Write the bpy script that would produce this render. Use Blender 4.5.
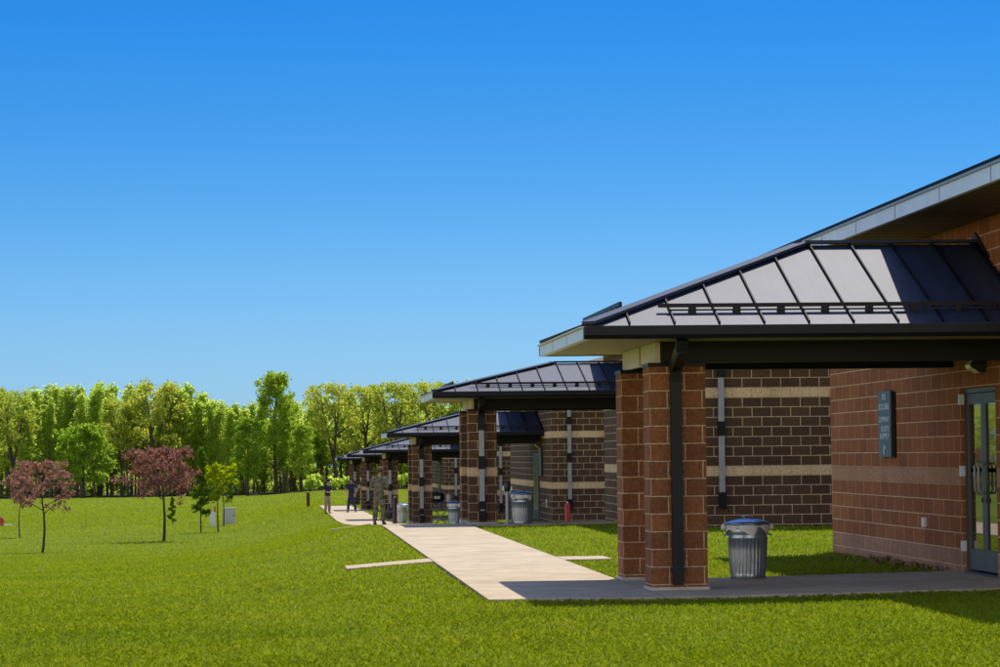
import bpy, bmesh, math, random
import numpy as np
from mathutils import Vector, Matrix, Quaternion

for o in list(bpy.data.objects):
    bpy.data.objects.remove(o)
C = bpy.context.scene.collection
scene = bpy.context.scene

# ------------------------------------------------------------------ camera
F = 2900.0                                   # focal length in pixels of a 1000 px wide frame
EYE = 1.63
yv = Vector((284 - 500, 333.5 - 456.2, -F)).normalized()      # world +Y seen from the camera
hz = Vector((1, 0.0115, 0))
zv = hz.cross(yv).normalized()
xv = yv.cross(zv).normalized()
M3 = Matrix((xv, yv, zv))                     # rows: world axes in camera space -> camera axes in world
cam_d = bpy.data.cameras.new('camera')
cam = bpy.data.objects.new('camera', cam_d)
C.objects.link(cam)
cam.matrix_world = Matrix.Translation((0, 0, EYE)) @ M3.to_4x4()
cam_d.sensor_width = 36.0
cam_d.lens = 36.0 * F / 1000.0
cam_d.clip_start = 0.5
cam_d.clip_end = 5000
scene.camera = cam

# ------------------------------------------------------------------ sky and sun
EXPO = 0.95
SKY_STRENGTH = 0.15
KS = 0.13/SKY_STRENGTH * 2**(0.55-EXPO)
WARM_FILL = [(0.0, (1.9, 1.34, 1.0, 1)), (.30, (1.6, 1.15, .95, 1)), (.52, (.72, .66, .75, 1)), (1.0, (.55, .60, .75, 1))]
SKY_TINT = [(0.0, (.225, .395, .70)), (.031, (.193, .363, .659)), (.054, (.158, .337, .618)), (.088, (.098, .293, .559)),
            (.122, (.060, .261, .542)), (.155, (.036, .240, .533)), (.30, (.10, .35, .65))]
SKY_TINT = [(p, tuple(c*KS for c in col) + (1,)) for p, col in SKY_TINT] + [(.6, (.62, .62, .75, 1))]
SUN = Vector((0.225, 0.555, 1.0)).normalized()
SUN_EL = math.asin(SUN.z)
SUN_AZ = math.atan2(SUN.x, SUN.y)
w = bpy.data.worlds.new('World')
scene.world = w
w.use_nodes = True
nt = w.node_tree
nt.nodes.clear()
tc = nt.nodes.new('ShaderNodeTexCoord')
mp = nt.nodes.new('ShaderNodeMapping')
mp.vector_type = 'POINT'
mp.inputs['Location'].default_value = (0, 0, 0.0)
mp.inputs['Scale'].default_value = (1, 1, 1.0)
vn = nt.nodes.new('ShaderNodeVectorMath'); vn.operation = 'NORMALIZE'
sky = nt.nodes.new('ShaderNodeTexSky')
sky.sky_type = 'NISHITA'
sky.sun_disc = False
sky.sun_elevation = SUN_EL
sky.sun_rotation = SUN_AZ
sky.altitude = 200
sky.air_density = 1.0
sky.dust_density = 0.3
sky.ozone_density = 2.0
hs = nt.nodes.new('ShaderNodeHueSaturation')
hs.inputs['Saturation'].default_value = 1.0
bg = nt.nodes.new('ShaderNodeBackground')
bg.inputs['Strength'].default_value = SKY_STRENGTH
wo = nt.nodes.new('ShaderNodeOutputWorld')
nt.links.new(tc.outputs['Generated'], mp.inputs['Vector'])
nt.links.new(mp.outputs['Vector'], vn.inputs[0])
nt.links.new(vn.outputs['Vector'], sky.inputs['Vector'])
sz = nt.nodes.new('ShaderNodeSeparateXYZ')
nt.links.new(tc.outputs['Generated'], sz.inputs['Vector'])
tint = nt.nodes.new('ShaderNodeValToRGB')          # deep clear blue low down, neutral towards the zenith
ce = tint.color_ramp.elements
ce[0].position = 0.0; ce[0].color = SKY_TINT[0][1]
ce[0].position = SKY_TINT[0][0]
ce[1].position = SKY_TINT[-1][0]; ce[1].color = SKY_TINT[-1][1]
for p_, c_ in SKY_TINT[1:-1]:
    q_ = ce.new(p_); q_.color = c_
nt.links.new(sz.outputs['Z'], tint.inputs['Fac'])
mxs = nt.nodes.new('ShaderNodeMix'); mxs.data_type = 'RGBA'; mxs.blend_type = 'MULTIPLY'; mxs.inputs[0].default_value = 1.0
# the deep polarised blue belongs to the quarter of the sky ahead (+y); elsewhere the low sky is warmed and brightened as added fill for shaded walls
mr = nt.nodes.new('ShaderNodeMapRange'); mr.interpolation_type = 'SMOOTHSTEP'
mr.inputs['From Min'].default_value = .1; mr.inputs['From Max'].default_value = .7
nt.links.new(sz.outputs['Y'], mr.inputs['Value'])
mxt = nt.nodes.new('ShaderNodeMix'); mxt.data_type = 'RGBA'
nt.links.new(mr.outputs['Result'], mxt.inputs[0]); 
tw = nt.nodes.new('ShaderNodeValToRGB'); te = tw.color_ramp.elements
te[0].position = WARM_FILL[0][0]; te[0].color = WARM_FILL[0][1]; te[1].position = WARM_FILL[-1][0]; te[1].color = WARM_FILL[-1][1]
for p_, c_ in WARM_FILL[1:-1]:
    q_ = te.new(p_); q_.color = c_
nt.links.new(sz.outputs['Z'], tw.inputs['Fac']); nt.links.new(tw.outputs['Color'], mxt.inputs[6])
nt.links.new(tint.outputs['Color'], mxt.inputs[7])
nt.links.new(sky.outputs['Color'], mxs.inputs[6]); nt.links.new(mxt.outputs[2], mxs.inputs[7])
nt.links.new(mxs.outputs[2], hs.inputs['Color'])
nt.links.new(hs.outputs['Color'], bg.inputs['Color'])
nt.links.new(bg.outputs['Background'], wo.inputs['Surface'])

sd = bpy.data.lights.new('sun', 'SUN')
sd.energy = 3.0
sd.angle = math.radians(0.5)
sd.color = (1.0, 0.93, 0.82)
so = bpy.data.objects.new('sun', sd)
C.objects.link(so)
so.location = (20, 60, 90)
so.rotation_euler = (-SUN).to_track_quat('-Z', 'Y').to_euler()

scene.view_settings.view_transform = 'Standard'
scene.view_settings.look = 'None'
scene.view_settings.gamma = 1
scene.view_settings.exposure = EXPO
scene.cycles.max_bounces = 6
scene.cycles.transparent_max_bounces = 4

# ------------------------------------------------------------------ terrain height and pixel helper
GY = [-60, 66.4, 80, 95, 110, 124.5, 157, 186, 223, 300, 420, 600, 2500]
GZ = [0, 0, -.325, -.68, -.98, -1.19, -1.37, -1.58, -2.2, -3.1, -4.0, -5.0, -9.0]
LY = [-60, 15, 30, 40, 50, 60, 70, 80, 90, 100, 111, 127, 150, 170, 200, 250, 300, 420, 600, 2500]
LZ = [0, -.03, -.17, -.36, -.57, -.80, -1.04, -1.28, -1.51, -1.73, -1.95, -2.13, -2.30, -2.44, -2.70, -3.15, -3.5, -4.0, -5.0, -9.0]
def sstep(a, b, x):
    t = np.clip((np.asarray(x, float) - a) / (b - a), 0, 1)
    return t * t * (3 - 2 * t)
def g(X, Y):
    X = np.asarray(X, float); Y = np.asarray(Y, float)
    z = np.interp(Y, GY, GZ)
    f = 1 - np.exp(-(np.clip(2.0 - X, 0, 400) / 2.8) ** 1.5)
    z = z + (np.interp(Y, LY, LZ) - z) * f            # the open lawn on the left lies lower than the path
    z = z + 0.05 * sstep(4.5, 9, X) * (1 - sstep(60, 90, Y))
    z = z + 0.65 * sstep(-6, 8, X) * sstep(260, 400, Y)
    return z
def gz(X, Y):
    return float(g(X, Y))
def px_x(u, Y, v=500):
    """world X at depth Y under picture column u"""
    d = Vector((u - 500, 333.5 - v, -F))
    wd = M3 @ d
    return wd.x / wd.y * Y
def px_z(u, v, Y):
    d = M3 @ Vector((u - 500, 333.5 - v, -F))
    return d.z / d.y * Y + EYE

# ------------------------------------------------------------------ material helpers
def new_mat(name):
    m = bpy.data.materials.new(name)
    m.use_nodes = True
    t = m.node_tree
    b = t.nodes['Principled BSDF']
    return m, t, b
def N(t, kind, **kw):
    n = t.nodes.new(kind)
    for k, v in kw.items():
        setattr(n, k, v)
    return n
def rgba(c):
    return (c[0], c[1], c[2], 1.0)
def simple(name, col, rough=0.5, metal=0.0, var=0.12, scale=6.0, bump=0.0, spec=0.5, stretch=None):
    m, t, b = new_mat(name)
    b.inputs['Roughness'].default_value = rough
    b.inputs['Metallic'].default_value = metal
    b.inputs['Specular IOR Level'].default_value = spec
    tcn = N(t, 'ShaderNodeTexCoord')
    mpn = N(t, 'ShaderNodeMapping')
    if stretch: mpn.inputs['Scale'].default_value = stretch
    t.links.new(tcn.outputs['Object'], mpn.inputs['Vector'])
    nz = N(t, 'ShaderNodeTexNoise')
    nz.inputs['Scale'].default_value = scale
    nz.inputs['Detail'].default_value = 6
    nz.inputs['Roughness'].default_value = 0.65
    t.links.new(mpn.outputs['Vector'], nz.inputs['Vector'])
    r = N(t, 'ShaderNodeValToRGB')
    lo = [c * (1 - var) for c in col]; hi = [min(1, c * (1 + var)) for c in col]
    r.color_ramp.elements[0].position = 0.3; r.color_ramp.elements[0].color = rgba(lo)
    r.color_ramp.elements[1].position = 0.7; r.color_ramp.elements[1].color = rgba(hi)
    t.links.new(nz.outputs['Fac'], r.inputs['Fac'])
    t.links.new(r.outputs['Color'], b.inputs['Base Color'])
    if bump:
        bp = N(t, 'ShaderNodeBump')
        bp.inputs['Strength'].default_value = bump
        bp.inputs['Distance'].default_value = 0.02
        t.links.new(nz.outputs['Fac'], bp.inputs['Height'])
        t.links.new(bp.outputs['Normal'], b.inputs['Normal'])
    return m

def block_mat(name, c1, c2, mortar, bw=0.4064, bands=(), band_col=(.45, .35, .22), base_rows=0, base_col=None, rough_bump=0.6, flute=False):
    """split-face concrete blocks; UVs are metres, v = 0 at the first joint"""
    m, t, b = new_mat(name)
    b.inputs['Roughness'].default_value = 0.85
    b.inputs['Specular IOR Level'].default_value = 0.25
    uv = N(t, 'ShaderNodeUVMap')
    br = N(t, 'ShaderNodeTexBrick')
    br.offset = 0.5; br.offset_frequency = 2; br.squash = 1.0
    br.inputs['Scale'].default_value = 1.0
    br.inputs['Brick Width'].default_value = bw
    br.inputs['Row Height'].default_value = 0.2032
    br.inputs['Mortar Size'].default_value = 0.0092
    br.inputs['Mortar Smooth'].default_value = 0.25
    br.inputs['Bias'].default_value = 0.0
    t.links.new(uv.outputs['UV'], br.inputs['Vector'])
    nz = N(t, 'ShaderNodeTexNoise')
    nz.inputs['Scale'].default_value = 22.0; nz.inputs['Detail'].default_value = 8; nz.inputs['Roughness'].default_value = 0.7
    tcn = N(t, 'ShaderNodeTexCoord')
    t.links.new(tcn.outputs['Object'], nz.inputs['Vector'])
    sp = N(t, 'ShaderNodeSeparateXYZ')
    t.links.new(uv.outputs['UV'], sp.inputs['Vector'])
    def band_mask(r0, r1):
        a = N(t, 'ShaderNodeMath', operation='GREATER_THAN'); a.inputs[1].default_value = r0 * 0.2032
        c = N(t, 'ShaderNodeMath', operation='LESS_THAN'); c.inputs[1].default_value = r1 * 0.2032
        mu = N(t, 'ShaderNodeMath', operation='MULTIPLY')
        t.links.new(sp.outputs['Y'], a.inputs[0]); t.links.new(sp.outputs['Y'], c.inputs[0])
        t.links.new(a.outputs[0], mu.inputs[0]); t.links.new(c.outputs[0], mu.inputs[1])
        return mu.outputs[0]
    def mixc(fac, A, B):
        mx = N(t, 'ShaderNodeMix', data_type='RGBA')
        if fac is not None: t.links.new(fac, mx.inputs[0])
        for sock, v in ((mx.inputs[6], A), (mx.inputs[7], B)):
            if isinstance(v, tuple): sock.default_value = rgba(v)
            else: t.links.new(v, sock)
        return mx.outputs[2]
    col1, col2, mcol = c1, c2, mortar
    for r0 in bands:
        mk = band_mask(r0, r0 + 1)
        col1 = mixc(mk, col1, band_col)
        col2 = mixc(mk, col2, tuple(x * 0.9 for x in band_col))
        mcol = mixc(mk, mcol, tuple(x * 0.72 for x in band_col))
    if base_rows:
        mk = band_mask(-10, base_rows)
        col1 = mixc(mk, col1, base_col); col2 = mixc(mk, col2, tuple(x * 0.9 for x in base_col))
    for sock, v in ((br.inputs['Color1'], col1), (br.inputs['Color2'], col2), (br.inputs['Mortar'], mcol)):
        if isinstance(v, tuple): sock.default_value = rgba(v)
        else: t.links.new(v, sock)
    # mottling inside each block and large scale weathering
    rmp = N(t, 'ShaderNodeValToRGB')
    rmp.color_ramp.elements[0].position = 0.25; rmp.color_ramp.elements[0].color = (.48, .46, .44, 1)
    rmp.color_ramp.elements[1].position = 0.75; rmp.color_ramp.elements[1].color = (1.5, 1.48, 1.42, 1)
    t.links.new(nz.outputs['Fac'], rmp.inputs['Fac'])
    mul = N(t, 'ShaderNodeMix', data_type='RGBA', blend_type='MULTIPLY')
    mul.inputs[0].default_value = 1.0
    t.links.new(br.outputs['Color'], mul.inputs[6]); t.links.new(rmp.outputs['Color'], mul.inputs[7])
    nb = N(t, 'ShaderNodeTexNoise'); nb.inputs['Scale'].default_value = 1.1; nb.inputs['Detail'].default_value = 4
    t.links.new(tcn.outputs['Object'], nb.inputs['Vector'])
    r2 = N(t, 'ShaderNodeValToRGB')
    r2.color_ramp.elements[0].position = 0.3; r2.color_ramp.elements[0].color = (.82, .8, .8, 1)
    r2.color_ramp.elements[1].position = 0.7; r2.color_ramp.elements[1].color = (1.1, 1.1, 1.1, 1)
    t.links.new(nb.outputs['Fac'], r2.inputs['Fac'])
    mul2 = N(t, 'ShaderNodeMix', data_type='RGBA', blend_type='MULTIPLY'); mul2.inputs[0].default_value = 1.0
    t.links.new(mul.outputs[2], mul2.inputs[6]); t.links.new(r2.outputs['Color'], mul2.inputs[7])
    t.links.new(mul2.outputs[2], b.inputs['Base Color'])
    h = N(t, 'ShaderNodeMath', operation='MULTIPLY_ADD')
    t.links.new(br.outputs['Fac'], h.inputs[0]); h.inputs[1].default_value = -1.4
    t.links.new(nz.outputs['Fac'], h.inputs[2])
    bp = N(t, 'ShaderNodeBump'); bp.inputs['Strength'].default_value = rough_bump; bp.inputs['Distance'].default_value = 0.02
    t.links.new(h.outputs[0], bp.inputs['Height'])
    t.links.new(bp.outputs['Normal'], b.inputs['Normal'])
    return m

def leaf_mat(name, cols, trans=0.5, glow=1.5):
    m, t, b = new_mat(name)
    out = t.nodes['Material Output']
    t.nodes.remove(b)
    geo = N(t, 'ShaderNodeNewGeometry')
    oi = N(t, 'ShaderNodeObjectInfo')
    r = N(t, 'ShaderNodeValToRGB')
    el = r.color_ramp.elements
    while len(el) < len(cols): el.new(0.5)
    for i, c in enumerate(cols):
        el[i].position = i / (len(cols) - 1); el[i].color = rgba(c)
    ad = N(t, 'ShaderNodeMath', operation='MULTIPLY_ADD')
    t.links.new(oi.outputs['Random'], ad.inputs[0]); ad.inputs[1].default_value = 0.5
    mm = N(t, 'ShaderNodeMath', operation='MULTIPLY'); mm.inputs[1].default_value = 0.5
    t.links.new(geo.outputs['Random Per Island'], mm.inputs[0])
    t.links.new(mm.outputs[0], ad.inputs[2])
    t.links.new(ad.outputs[0], r.inputs['Fac'])
    df = N(t, 'ShaderNodeBsdfDiffuse'); tr = N(t, 'ShaderNodeBsdfTranslucent')
    t.links.new(r.outputs['Color'], df.inputs['Color'])
    hsn = N(t, 'ShaderNodeHueSaturation'); hsn.inputs['Value'].default_value = glow; hsn.inputs['Saturation'].default_value = 1.05
    t.links.new(r.outputs['Color'], hsn.inputs['Color'])
    t.links.new(hsn.outputs['Color'], tr.inputs['Color'])
    mx = N(t, 'ShaderNodeMixShader'); mx.inputs[0].default_value = trans
    t.links.new(df.outputs[0], mx.inputs[1]); t.links.new(tr.outputs[0], mx.inputs[2])
    t.links.new(mx.outputs[0], out.inputs['Surface'])
    return m

MAT = {}
MORT = (.50, .37, .235)
MAT['wall_red'] = block_mat('red_block', (.29, .104, .034), (.225, .078, .026), (.56, .37, .23), bw=0.61, bands=(5,), band_col=(.40, .215, .125), base_rows=1, base_col=(.33, .18, .115), rough_bump=0.8)
MAT['wall_dark'] = block_mat('brown_block', (.088, .048, .025), (.062, .035, .020), MORT, bands=(5, 13), band_col=(.62, .45, .26))
MAT['pillar_red'] = block_mat('pillar_red_block', (.235, .092, .036), (.155, .062, .027), (.50, .34, .21), rough_bump=1.0)
MAT['pillar_dark'] = block_mat('pillar_brown_block', (.115, .060, .030), (.078, .042, .023), MORT, bands=(5,), band_col=(.60, .42, .24), rough_bump=0.9)
MAT['roof'] = simple('bronze_roof_sheet', (.028, .038, .066), rough=0.55, metal=0.05, var=0.22, scale=2.2, spec=.21, stretch=(6, 1, 1))
MAT['seam'] = simple('bronze_seam', (.006, .006, .009), rough=0.6, spec=.08)
MAT['dark_metal'] = simple('dark_bronze_metal', (.007, .0075, .011), rough=0.42, var=0.15, scale=3, spec=.16)
MAT['beam'] = simple('beam_black', (.005, .005, .006), rough=0.6, spec=.25)
MAT['cream'] = simple('cream_paint', (.50, .45, .36), rough=0.6, var=0.06)
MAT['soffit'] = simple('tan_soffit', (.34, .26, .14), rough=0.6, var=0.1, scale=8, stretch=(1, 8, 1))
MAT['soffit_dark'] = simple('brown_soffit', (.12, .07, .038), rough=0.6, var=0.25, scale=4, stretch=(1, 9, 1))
MAT['fascia'] = simple('pale_aluminium', (.60, .65, .72), rough=0.45, metal=0.15, var=0.08, scale=3)
MAT['pipe_grey'] = simple('grey_pipe', (.25, .26, .28), rough=0.4, metal=0.3)
MAT['shingle'] = simple('dark_shingle', (.05, .042, .036), rough=0.8, var=0.4, scale=9)
def concrete_mat():
    m = simple('concrete', (.43, .343, .225), rough=.9, var=.16, scale=2.2, bump=.15)
    t = m.node_tree; b = t.nodes['Principled BSDF']
    src = b.inputs['Base Color'].links[0].from_socket
    uv = N(t, 'ShaderNodeTexCoord')
    br = N(t, 'ShaderNodeTexBrick'); br.offset = 0; br.inputs['Scale'].default_value = 1
    br.inputs['Brick Width'].default_value = 1.95; br.inputs['Row Height'].default_value = 3.2
    br.inputs['Mortar Size'].default_value = .008; br.inputs['Mortar Smooth'].default_value = .3
    br.inputs['Color1'].default_value = (1, 1, 1, 1); br.inputs['Color2'].default_value = (.98, .98, .975, 1); br.inputs['Mortar'].default_value = (.5, .47, .42, 1)
    mp_ = N(t, 'ShaderNodeMapping'); mp_.inputs['Location'].default_value = (-.27, .25, 0)
    t.links.new(uv.outputs['Object'], mp_.inputs['Vector']); t.links.new(mp_.outputs['Vector'], br.inputs['Vector'])
    ns = N(t, 'ShaderNodeTexNoise'); ns.inputs['Scale'].default_value = .9; ns.inputs['Detail'].default_value = 7; ns.inputs['Roughness'].default_value = .7
    t.links.new(uv.outputs['Object'], ns.inputs['Vector'])
    r = N(t, 'ShaderNodeValToRGB'); r.color_ramp.elements[0].position = .33; r.color_ramp.elements[0].color = (.80, .76, .70, 1)
    r.color_ramp.elements[1].position = .6; r.color_ramp.elements[1].color = (1.05, 1.05, 1.04, 1)
    t.links.new(ns.outputs['Fac'], r.inputs['Fac'])
    m1 = N(t, 'ShaderNodeMix', data_type='RGBA', blend_type='MULTIPLY'); m1.inputs[0].default_value = 1
    t.links.new(src, m1.inputs[6]); t.links.new(br.outputs['Color'], m1.inputs[7])
    m2 = N(t, 'ShaderNodeMix', data_type='RGBA', blend_type='MULTIPLY'); m2.inputs[0].default_value = 1
    t.links.new(m1.outputs[2], m2.inputs[6]); t.links.new(r.outputs['Color'], m2.inputs[7])
    t.links.new(m2.outputs[2], b.inputs['Base Color'])
    return m
MAT['concrete'] = concrete_mat()
MAT['plinth'] = simple('plinth_concrete', (.40, .36, .31), rough=0.9, var=0.15, scale=9)
MAT['galv'] = simple('galvanised_steel', (.31, .36, .43), rough=0.33, metal=0.85, var=0.22, scale=7, stretch=(1, 1, .35))
MAT['lid'] = simple('lid_steel', (.19, .27, .42), rough=0.28, metal=0.85, var=0.15, scale=8)
MAT['bag'] = simple('clear_liner', (.62, .60, .56), rough=0.5, var=0.15, scale=20)
MAT['frame'] = simple('door_frame_metal', (.065, .063, .060), rough=0.5, metal=0.1, var=.08)
MAT['sign'] = simple('slate_sign', (.055, .085, .105), rough=0.5, var=0.06)
MAT['sign_edge'] = simple('sign_edge_black', (.008, .008, .009), rough=0.6)  # sign backing, and the strip that imitates its shadow edge
MAT['text'] = simple('white_lettering', (.40, .45, .48), rough=0.6, var=.03)
MAT['white_box'] = simple('white_plastic', (.62, .62, .58), rough=0.5, var=.05)
MAT['lamp_lens'] = simple('frosted_lens', (.75, .72, .55), rough=0.35, var=.05)
MAT['black'] = simple('black_plastic', (.012, .012, .013), rough=0.5)
MAT['red'] = simple('red_paint', (.40, .010, .012), rough=0.4, var=.1)
MAT['maroon'] = simple('maroon_paint', (.065, .012, .010), rough=0.5, var=.1)
MAT['yellow'] = simple('yellow_paint', (.72, .42, .02), rough=0.5)
MAT['box_grey'] = simple('beige_grey_cabinet', (.42, .42, .38), rough=0.5, var=.06)
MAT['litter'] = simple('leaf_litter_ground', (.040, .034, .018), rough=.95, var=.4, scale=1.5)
MAT['dry_leaf'] = simple('dry_leaf', (.16, .10, .05), rough=.9, var=.5, scale=30)
MAT['bark'] = simple('dark_bark', (.045, .036, .028), rough=0.9, var=.35, scale=12, stretch=(3, 3, 1), bump=.4)
MAT['bark_grey'] = simple('grey_bark', (.085, .078, .062), rough=0.9, var=.35, scale=8, stretch=(3, 3, .6))
gl, t_, b_ = new_mat('door_glass')
b_.inputs['Base Color'].default_value = (.012, .015, .014, 1); b_.inputs['Roughness'].default_value = 0.02
b_.inputs['Specular IOR Level'].default_value = 1.0; b_.inputs['IOR'].default_value = 1.7
MAT['glass'] = gl
MAT['glass_dim'] = simple('dim_glass', (.012, .014, .014), rough=.25, var=.05, spec=.3)

MAT['leaf_aspen'] = leaf_mat('leaf_aspen', [(.24, .315, .055), (.30, .37, .065), (.36, .40, .075)], .70, 2.05)
MAT['leaf_green'] = leaf_mat('leaf_green', [(.16, .245, .03), (.215, .30, .036), (.28, .345, .045)], .66, 1.8)
MAT['leaf_olive'] = leaf_mat('leaf_olive', [(.22, .28, .045), (.28, .32, .05), (.34, .35, .06)], .65, 1.8)
MAT['leaf_wood'] = leaf_mat('leaf_wood', [(.22, .29, .045), (.28, .345, .055), (.34, .38, .065)], .70, 2.05)
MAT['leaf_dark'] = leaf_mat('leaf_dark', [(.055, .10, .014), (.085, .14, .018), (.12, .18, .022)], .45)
MAT['leaf_pink'] = leaf_mat('leaf_pink', [(.13, .048, .036), (.21, .088, .066), (.30, .165, .125), (.13, .095, .03)], .45)
MAT['leaf_young'] = leaf_mat('leaf_young', [(.07, .14, .012), (.13, .20, .015)], .5)
MAT['leaf_yellow'] = leaf_mat('leaf_yellow', [(.17, .25, .014), (.29, .33, .018)], .55)
def tint_by_place(m):
    t = m.node_tree
    tcn = N(t, 'ShaderNodeTexCoord'); mpn = N(t, 'ShaderNodeMapping'); mpn.inputs['Scale'].default_value = (.16, .30, 0)
    t.links.new(tcn.outputs['Object'], mpn.inputs['Vector'])
    nz = N(t, 'ShaderNodeTexNoise'); nz.inputs['Scale'].default_value = 1.0; nz.inputs['Detail'].default_value = 6; nz.inputs['Roughness'].default_value = .6
    t.links.new(mpn.outputs['Vector'], nz.inputs['Vector'])
    r = N(t, 'ShaderNodeValToRGB'); e = r.color_ramp.elements
    e[0].position = .34; e[0].color = (.84, .90, .9, 1); e[1].position = .70; e[1].color = (1.18, 1.07, 1.3, 1)
    q = e.new(.5); q.color = (1, 1, 1, 1)
    t.links.new(nz.outputs['Fac'], r.inputs['Fac'])
    for n in list(t.nodes):
        if n.type in ('BSDF_DIFFUSE', 'BSDF_TRANSLUCENT'):
            src = n.inputs['Color'].links[0].from_socket
            mx = N(t, 'ShaderNodeMix', data_type='RGBA', blend_type='MULTIPLY'); mx.inputs[0].default_value = 1
            t.links.new(src, mx.inputs[6]); t.links.new(r.outputs['Color'], mx.inputs[7]); t.links.new(mx.outputs[2], n.inputs['Color'])
    return m
MAT['grass'] = leaf_mat('grass_blades', [(.158, .210, .012), (.200, .256, .014), (.232, .288, .018), (.256, .305, .024), (.35, .385, .06)], .45)

MAT['grass'] = tint_by_place(MAT['grass'])
# lawn sheet
m, t, b = new_mat('lawn_turf')
b.inputs['Roughness'].default_value = 0.95; b.inputs['Specular IOR Level'].default_value = 0.1
tcn = N(t, 'ShaderNodeTexCoord')
mpn = N(t, 'ShaderNodeMapping'); mpn.inputs['Scale'].default_value = (1, .22, 1)
t.links.new(tcn.outputs['Object'], mpn.inputs['Vector'])
n1 = N(t, 'ShaderNodeTexNoise'); n1.inputs['Scale'].default_value = 9.0; n1.inputs['Detail'].default_value = 9; n1.inputs['Roughness'].default_value = .75
n2 = N(t, 'ShaderNodeTexNoise'); n2.inputs['Scale'].default_value = .22; n2.inputs['Detail'].default_value = 5
t.links.new(mpn.outputs['Vector'], n1.inputs['Vector'])
mp2 = N(t, 'ShaderNodeMapping'); mp2.inputs['Scale'].default_value = (.55, .35, 1)
t.links.new(tcn.outputs['Object'], mp2.inputs['Vector'])
t.links.new(mp2.outputs['Vector'], n2.inputs['Vector'])
r1 = N(t, 'ShaderNodeValToRGB'); e = r1.color_ramp.elements
e[0].position = .32; e[0].color = (.055, .09, .004, 1)
e[1].position = .70; e[1].color = (.235, .27, .014, 1)
x = e.new(.52); x.color = (.12, .165, .006, 1)
t.links.new(n1.outputs['Fac'], r1.inputs['Fac'])
r2 = N(t, 'ShaderNodeValToRGB'); e = r2.color_ramp.elements
e[0].position = .35; e[0].color = (.80, .88, .75, 1)
e[1].position = .68; e[1].color = (1.22, 1.1, 1.1, 1)
t.links.new(n2.outputs['Fac'], r2.inputs['Fac'])
mu = N(t, 'ShaderNodeMix', data_type='RGBA', blend_type='MULTIPLY'); mu.inputs[0].default_value = 1
t.links.new(r1.outputs['Color'], mu.inputs[6]); t.links.new(r2.outputs['Color'], mu.inputs[7])
t.links.new(mu.outputs[2], b.inputs['Base Color'])
bp = N(t, 'ShaderNodeBump'); bp.inputs['Strength'].default_value = .8; bp.inputs['Distance'].default_value = .06
t.links.new(n1.outputs['Fac'], bp.inputs['Height']); t.links.new(bp.outputs['Normal'], b.inputs['Normal'])
MAT['lawn'] = m

# camouflage
def camo_mat():
    m, t, b = new_mat('camouflage_cloth')
    b.inputs['Roughness'].default_value = .9
    tcn = N(t, 'ShaderNodeTexCoord')
    v = N(t, 'ShaderNodeTexNoise'); v.inputs['Scale'].default_value = 9; v.inputs['Detail'].default_value = 3; v.inputs['Distortion'].default_value = .8
    t.links.new(tcn.outputs['Object'], v.inputs['Vector'])
    r = N(t, 'ShaderNodeValToRGB'); r.color_ramp.interpolation = 'CONSTANT'; e = r.color_ramp.elements
    e[0].position = 0; e[0].color = (.045, .042, .024, 1)
    e[1].position = .42; e[1].color = (.11, .112, .055, 1)
    a = e.new(.52); a.color = (.16, .14, .08, 1)
    a = e.new(.62); a.color = (.065, .055, .03, 1)
    t.links.new(v.outputs['Fac'], r.inputs['Fac']); t.links.new(r.outputs['Color'], b.inputs['Base Color'])
    return m
MAT['camo'] = camo_mat()  # muted green and tan
MAT['skin'] = simple('skin', (.42, .22, .15), rough=.6, var=.06)
MAT['navy'] = simple('navy_cloth', (.012, .016, .03), rough=.9, var=.25, scale=14)
MAT['jeans'] = simple('dark_denim', (.018, .028, .045), rough=.9, var=.3, scale=14)
MAT['khaki'] = simple('khaki_cloth', (.30, .22, .12), rough=.9, var=.2, scale=14)
MAT['boot'] = simple('dark_boot', (.03, .022, .016), rough=.7)
MAT['cap'] = simple('dark_cap', (.03, .025, .022), rough=.9)
MAT['hair'] = simple('brown_hair', (.05, .03, .02), rough=.8)

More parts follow.
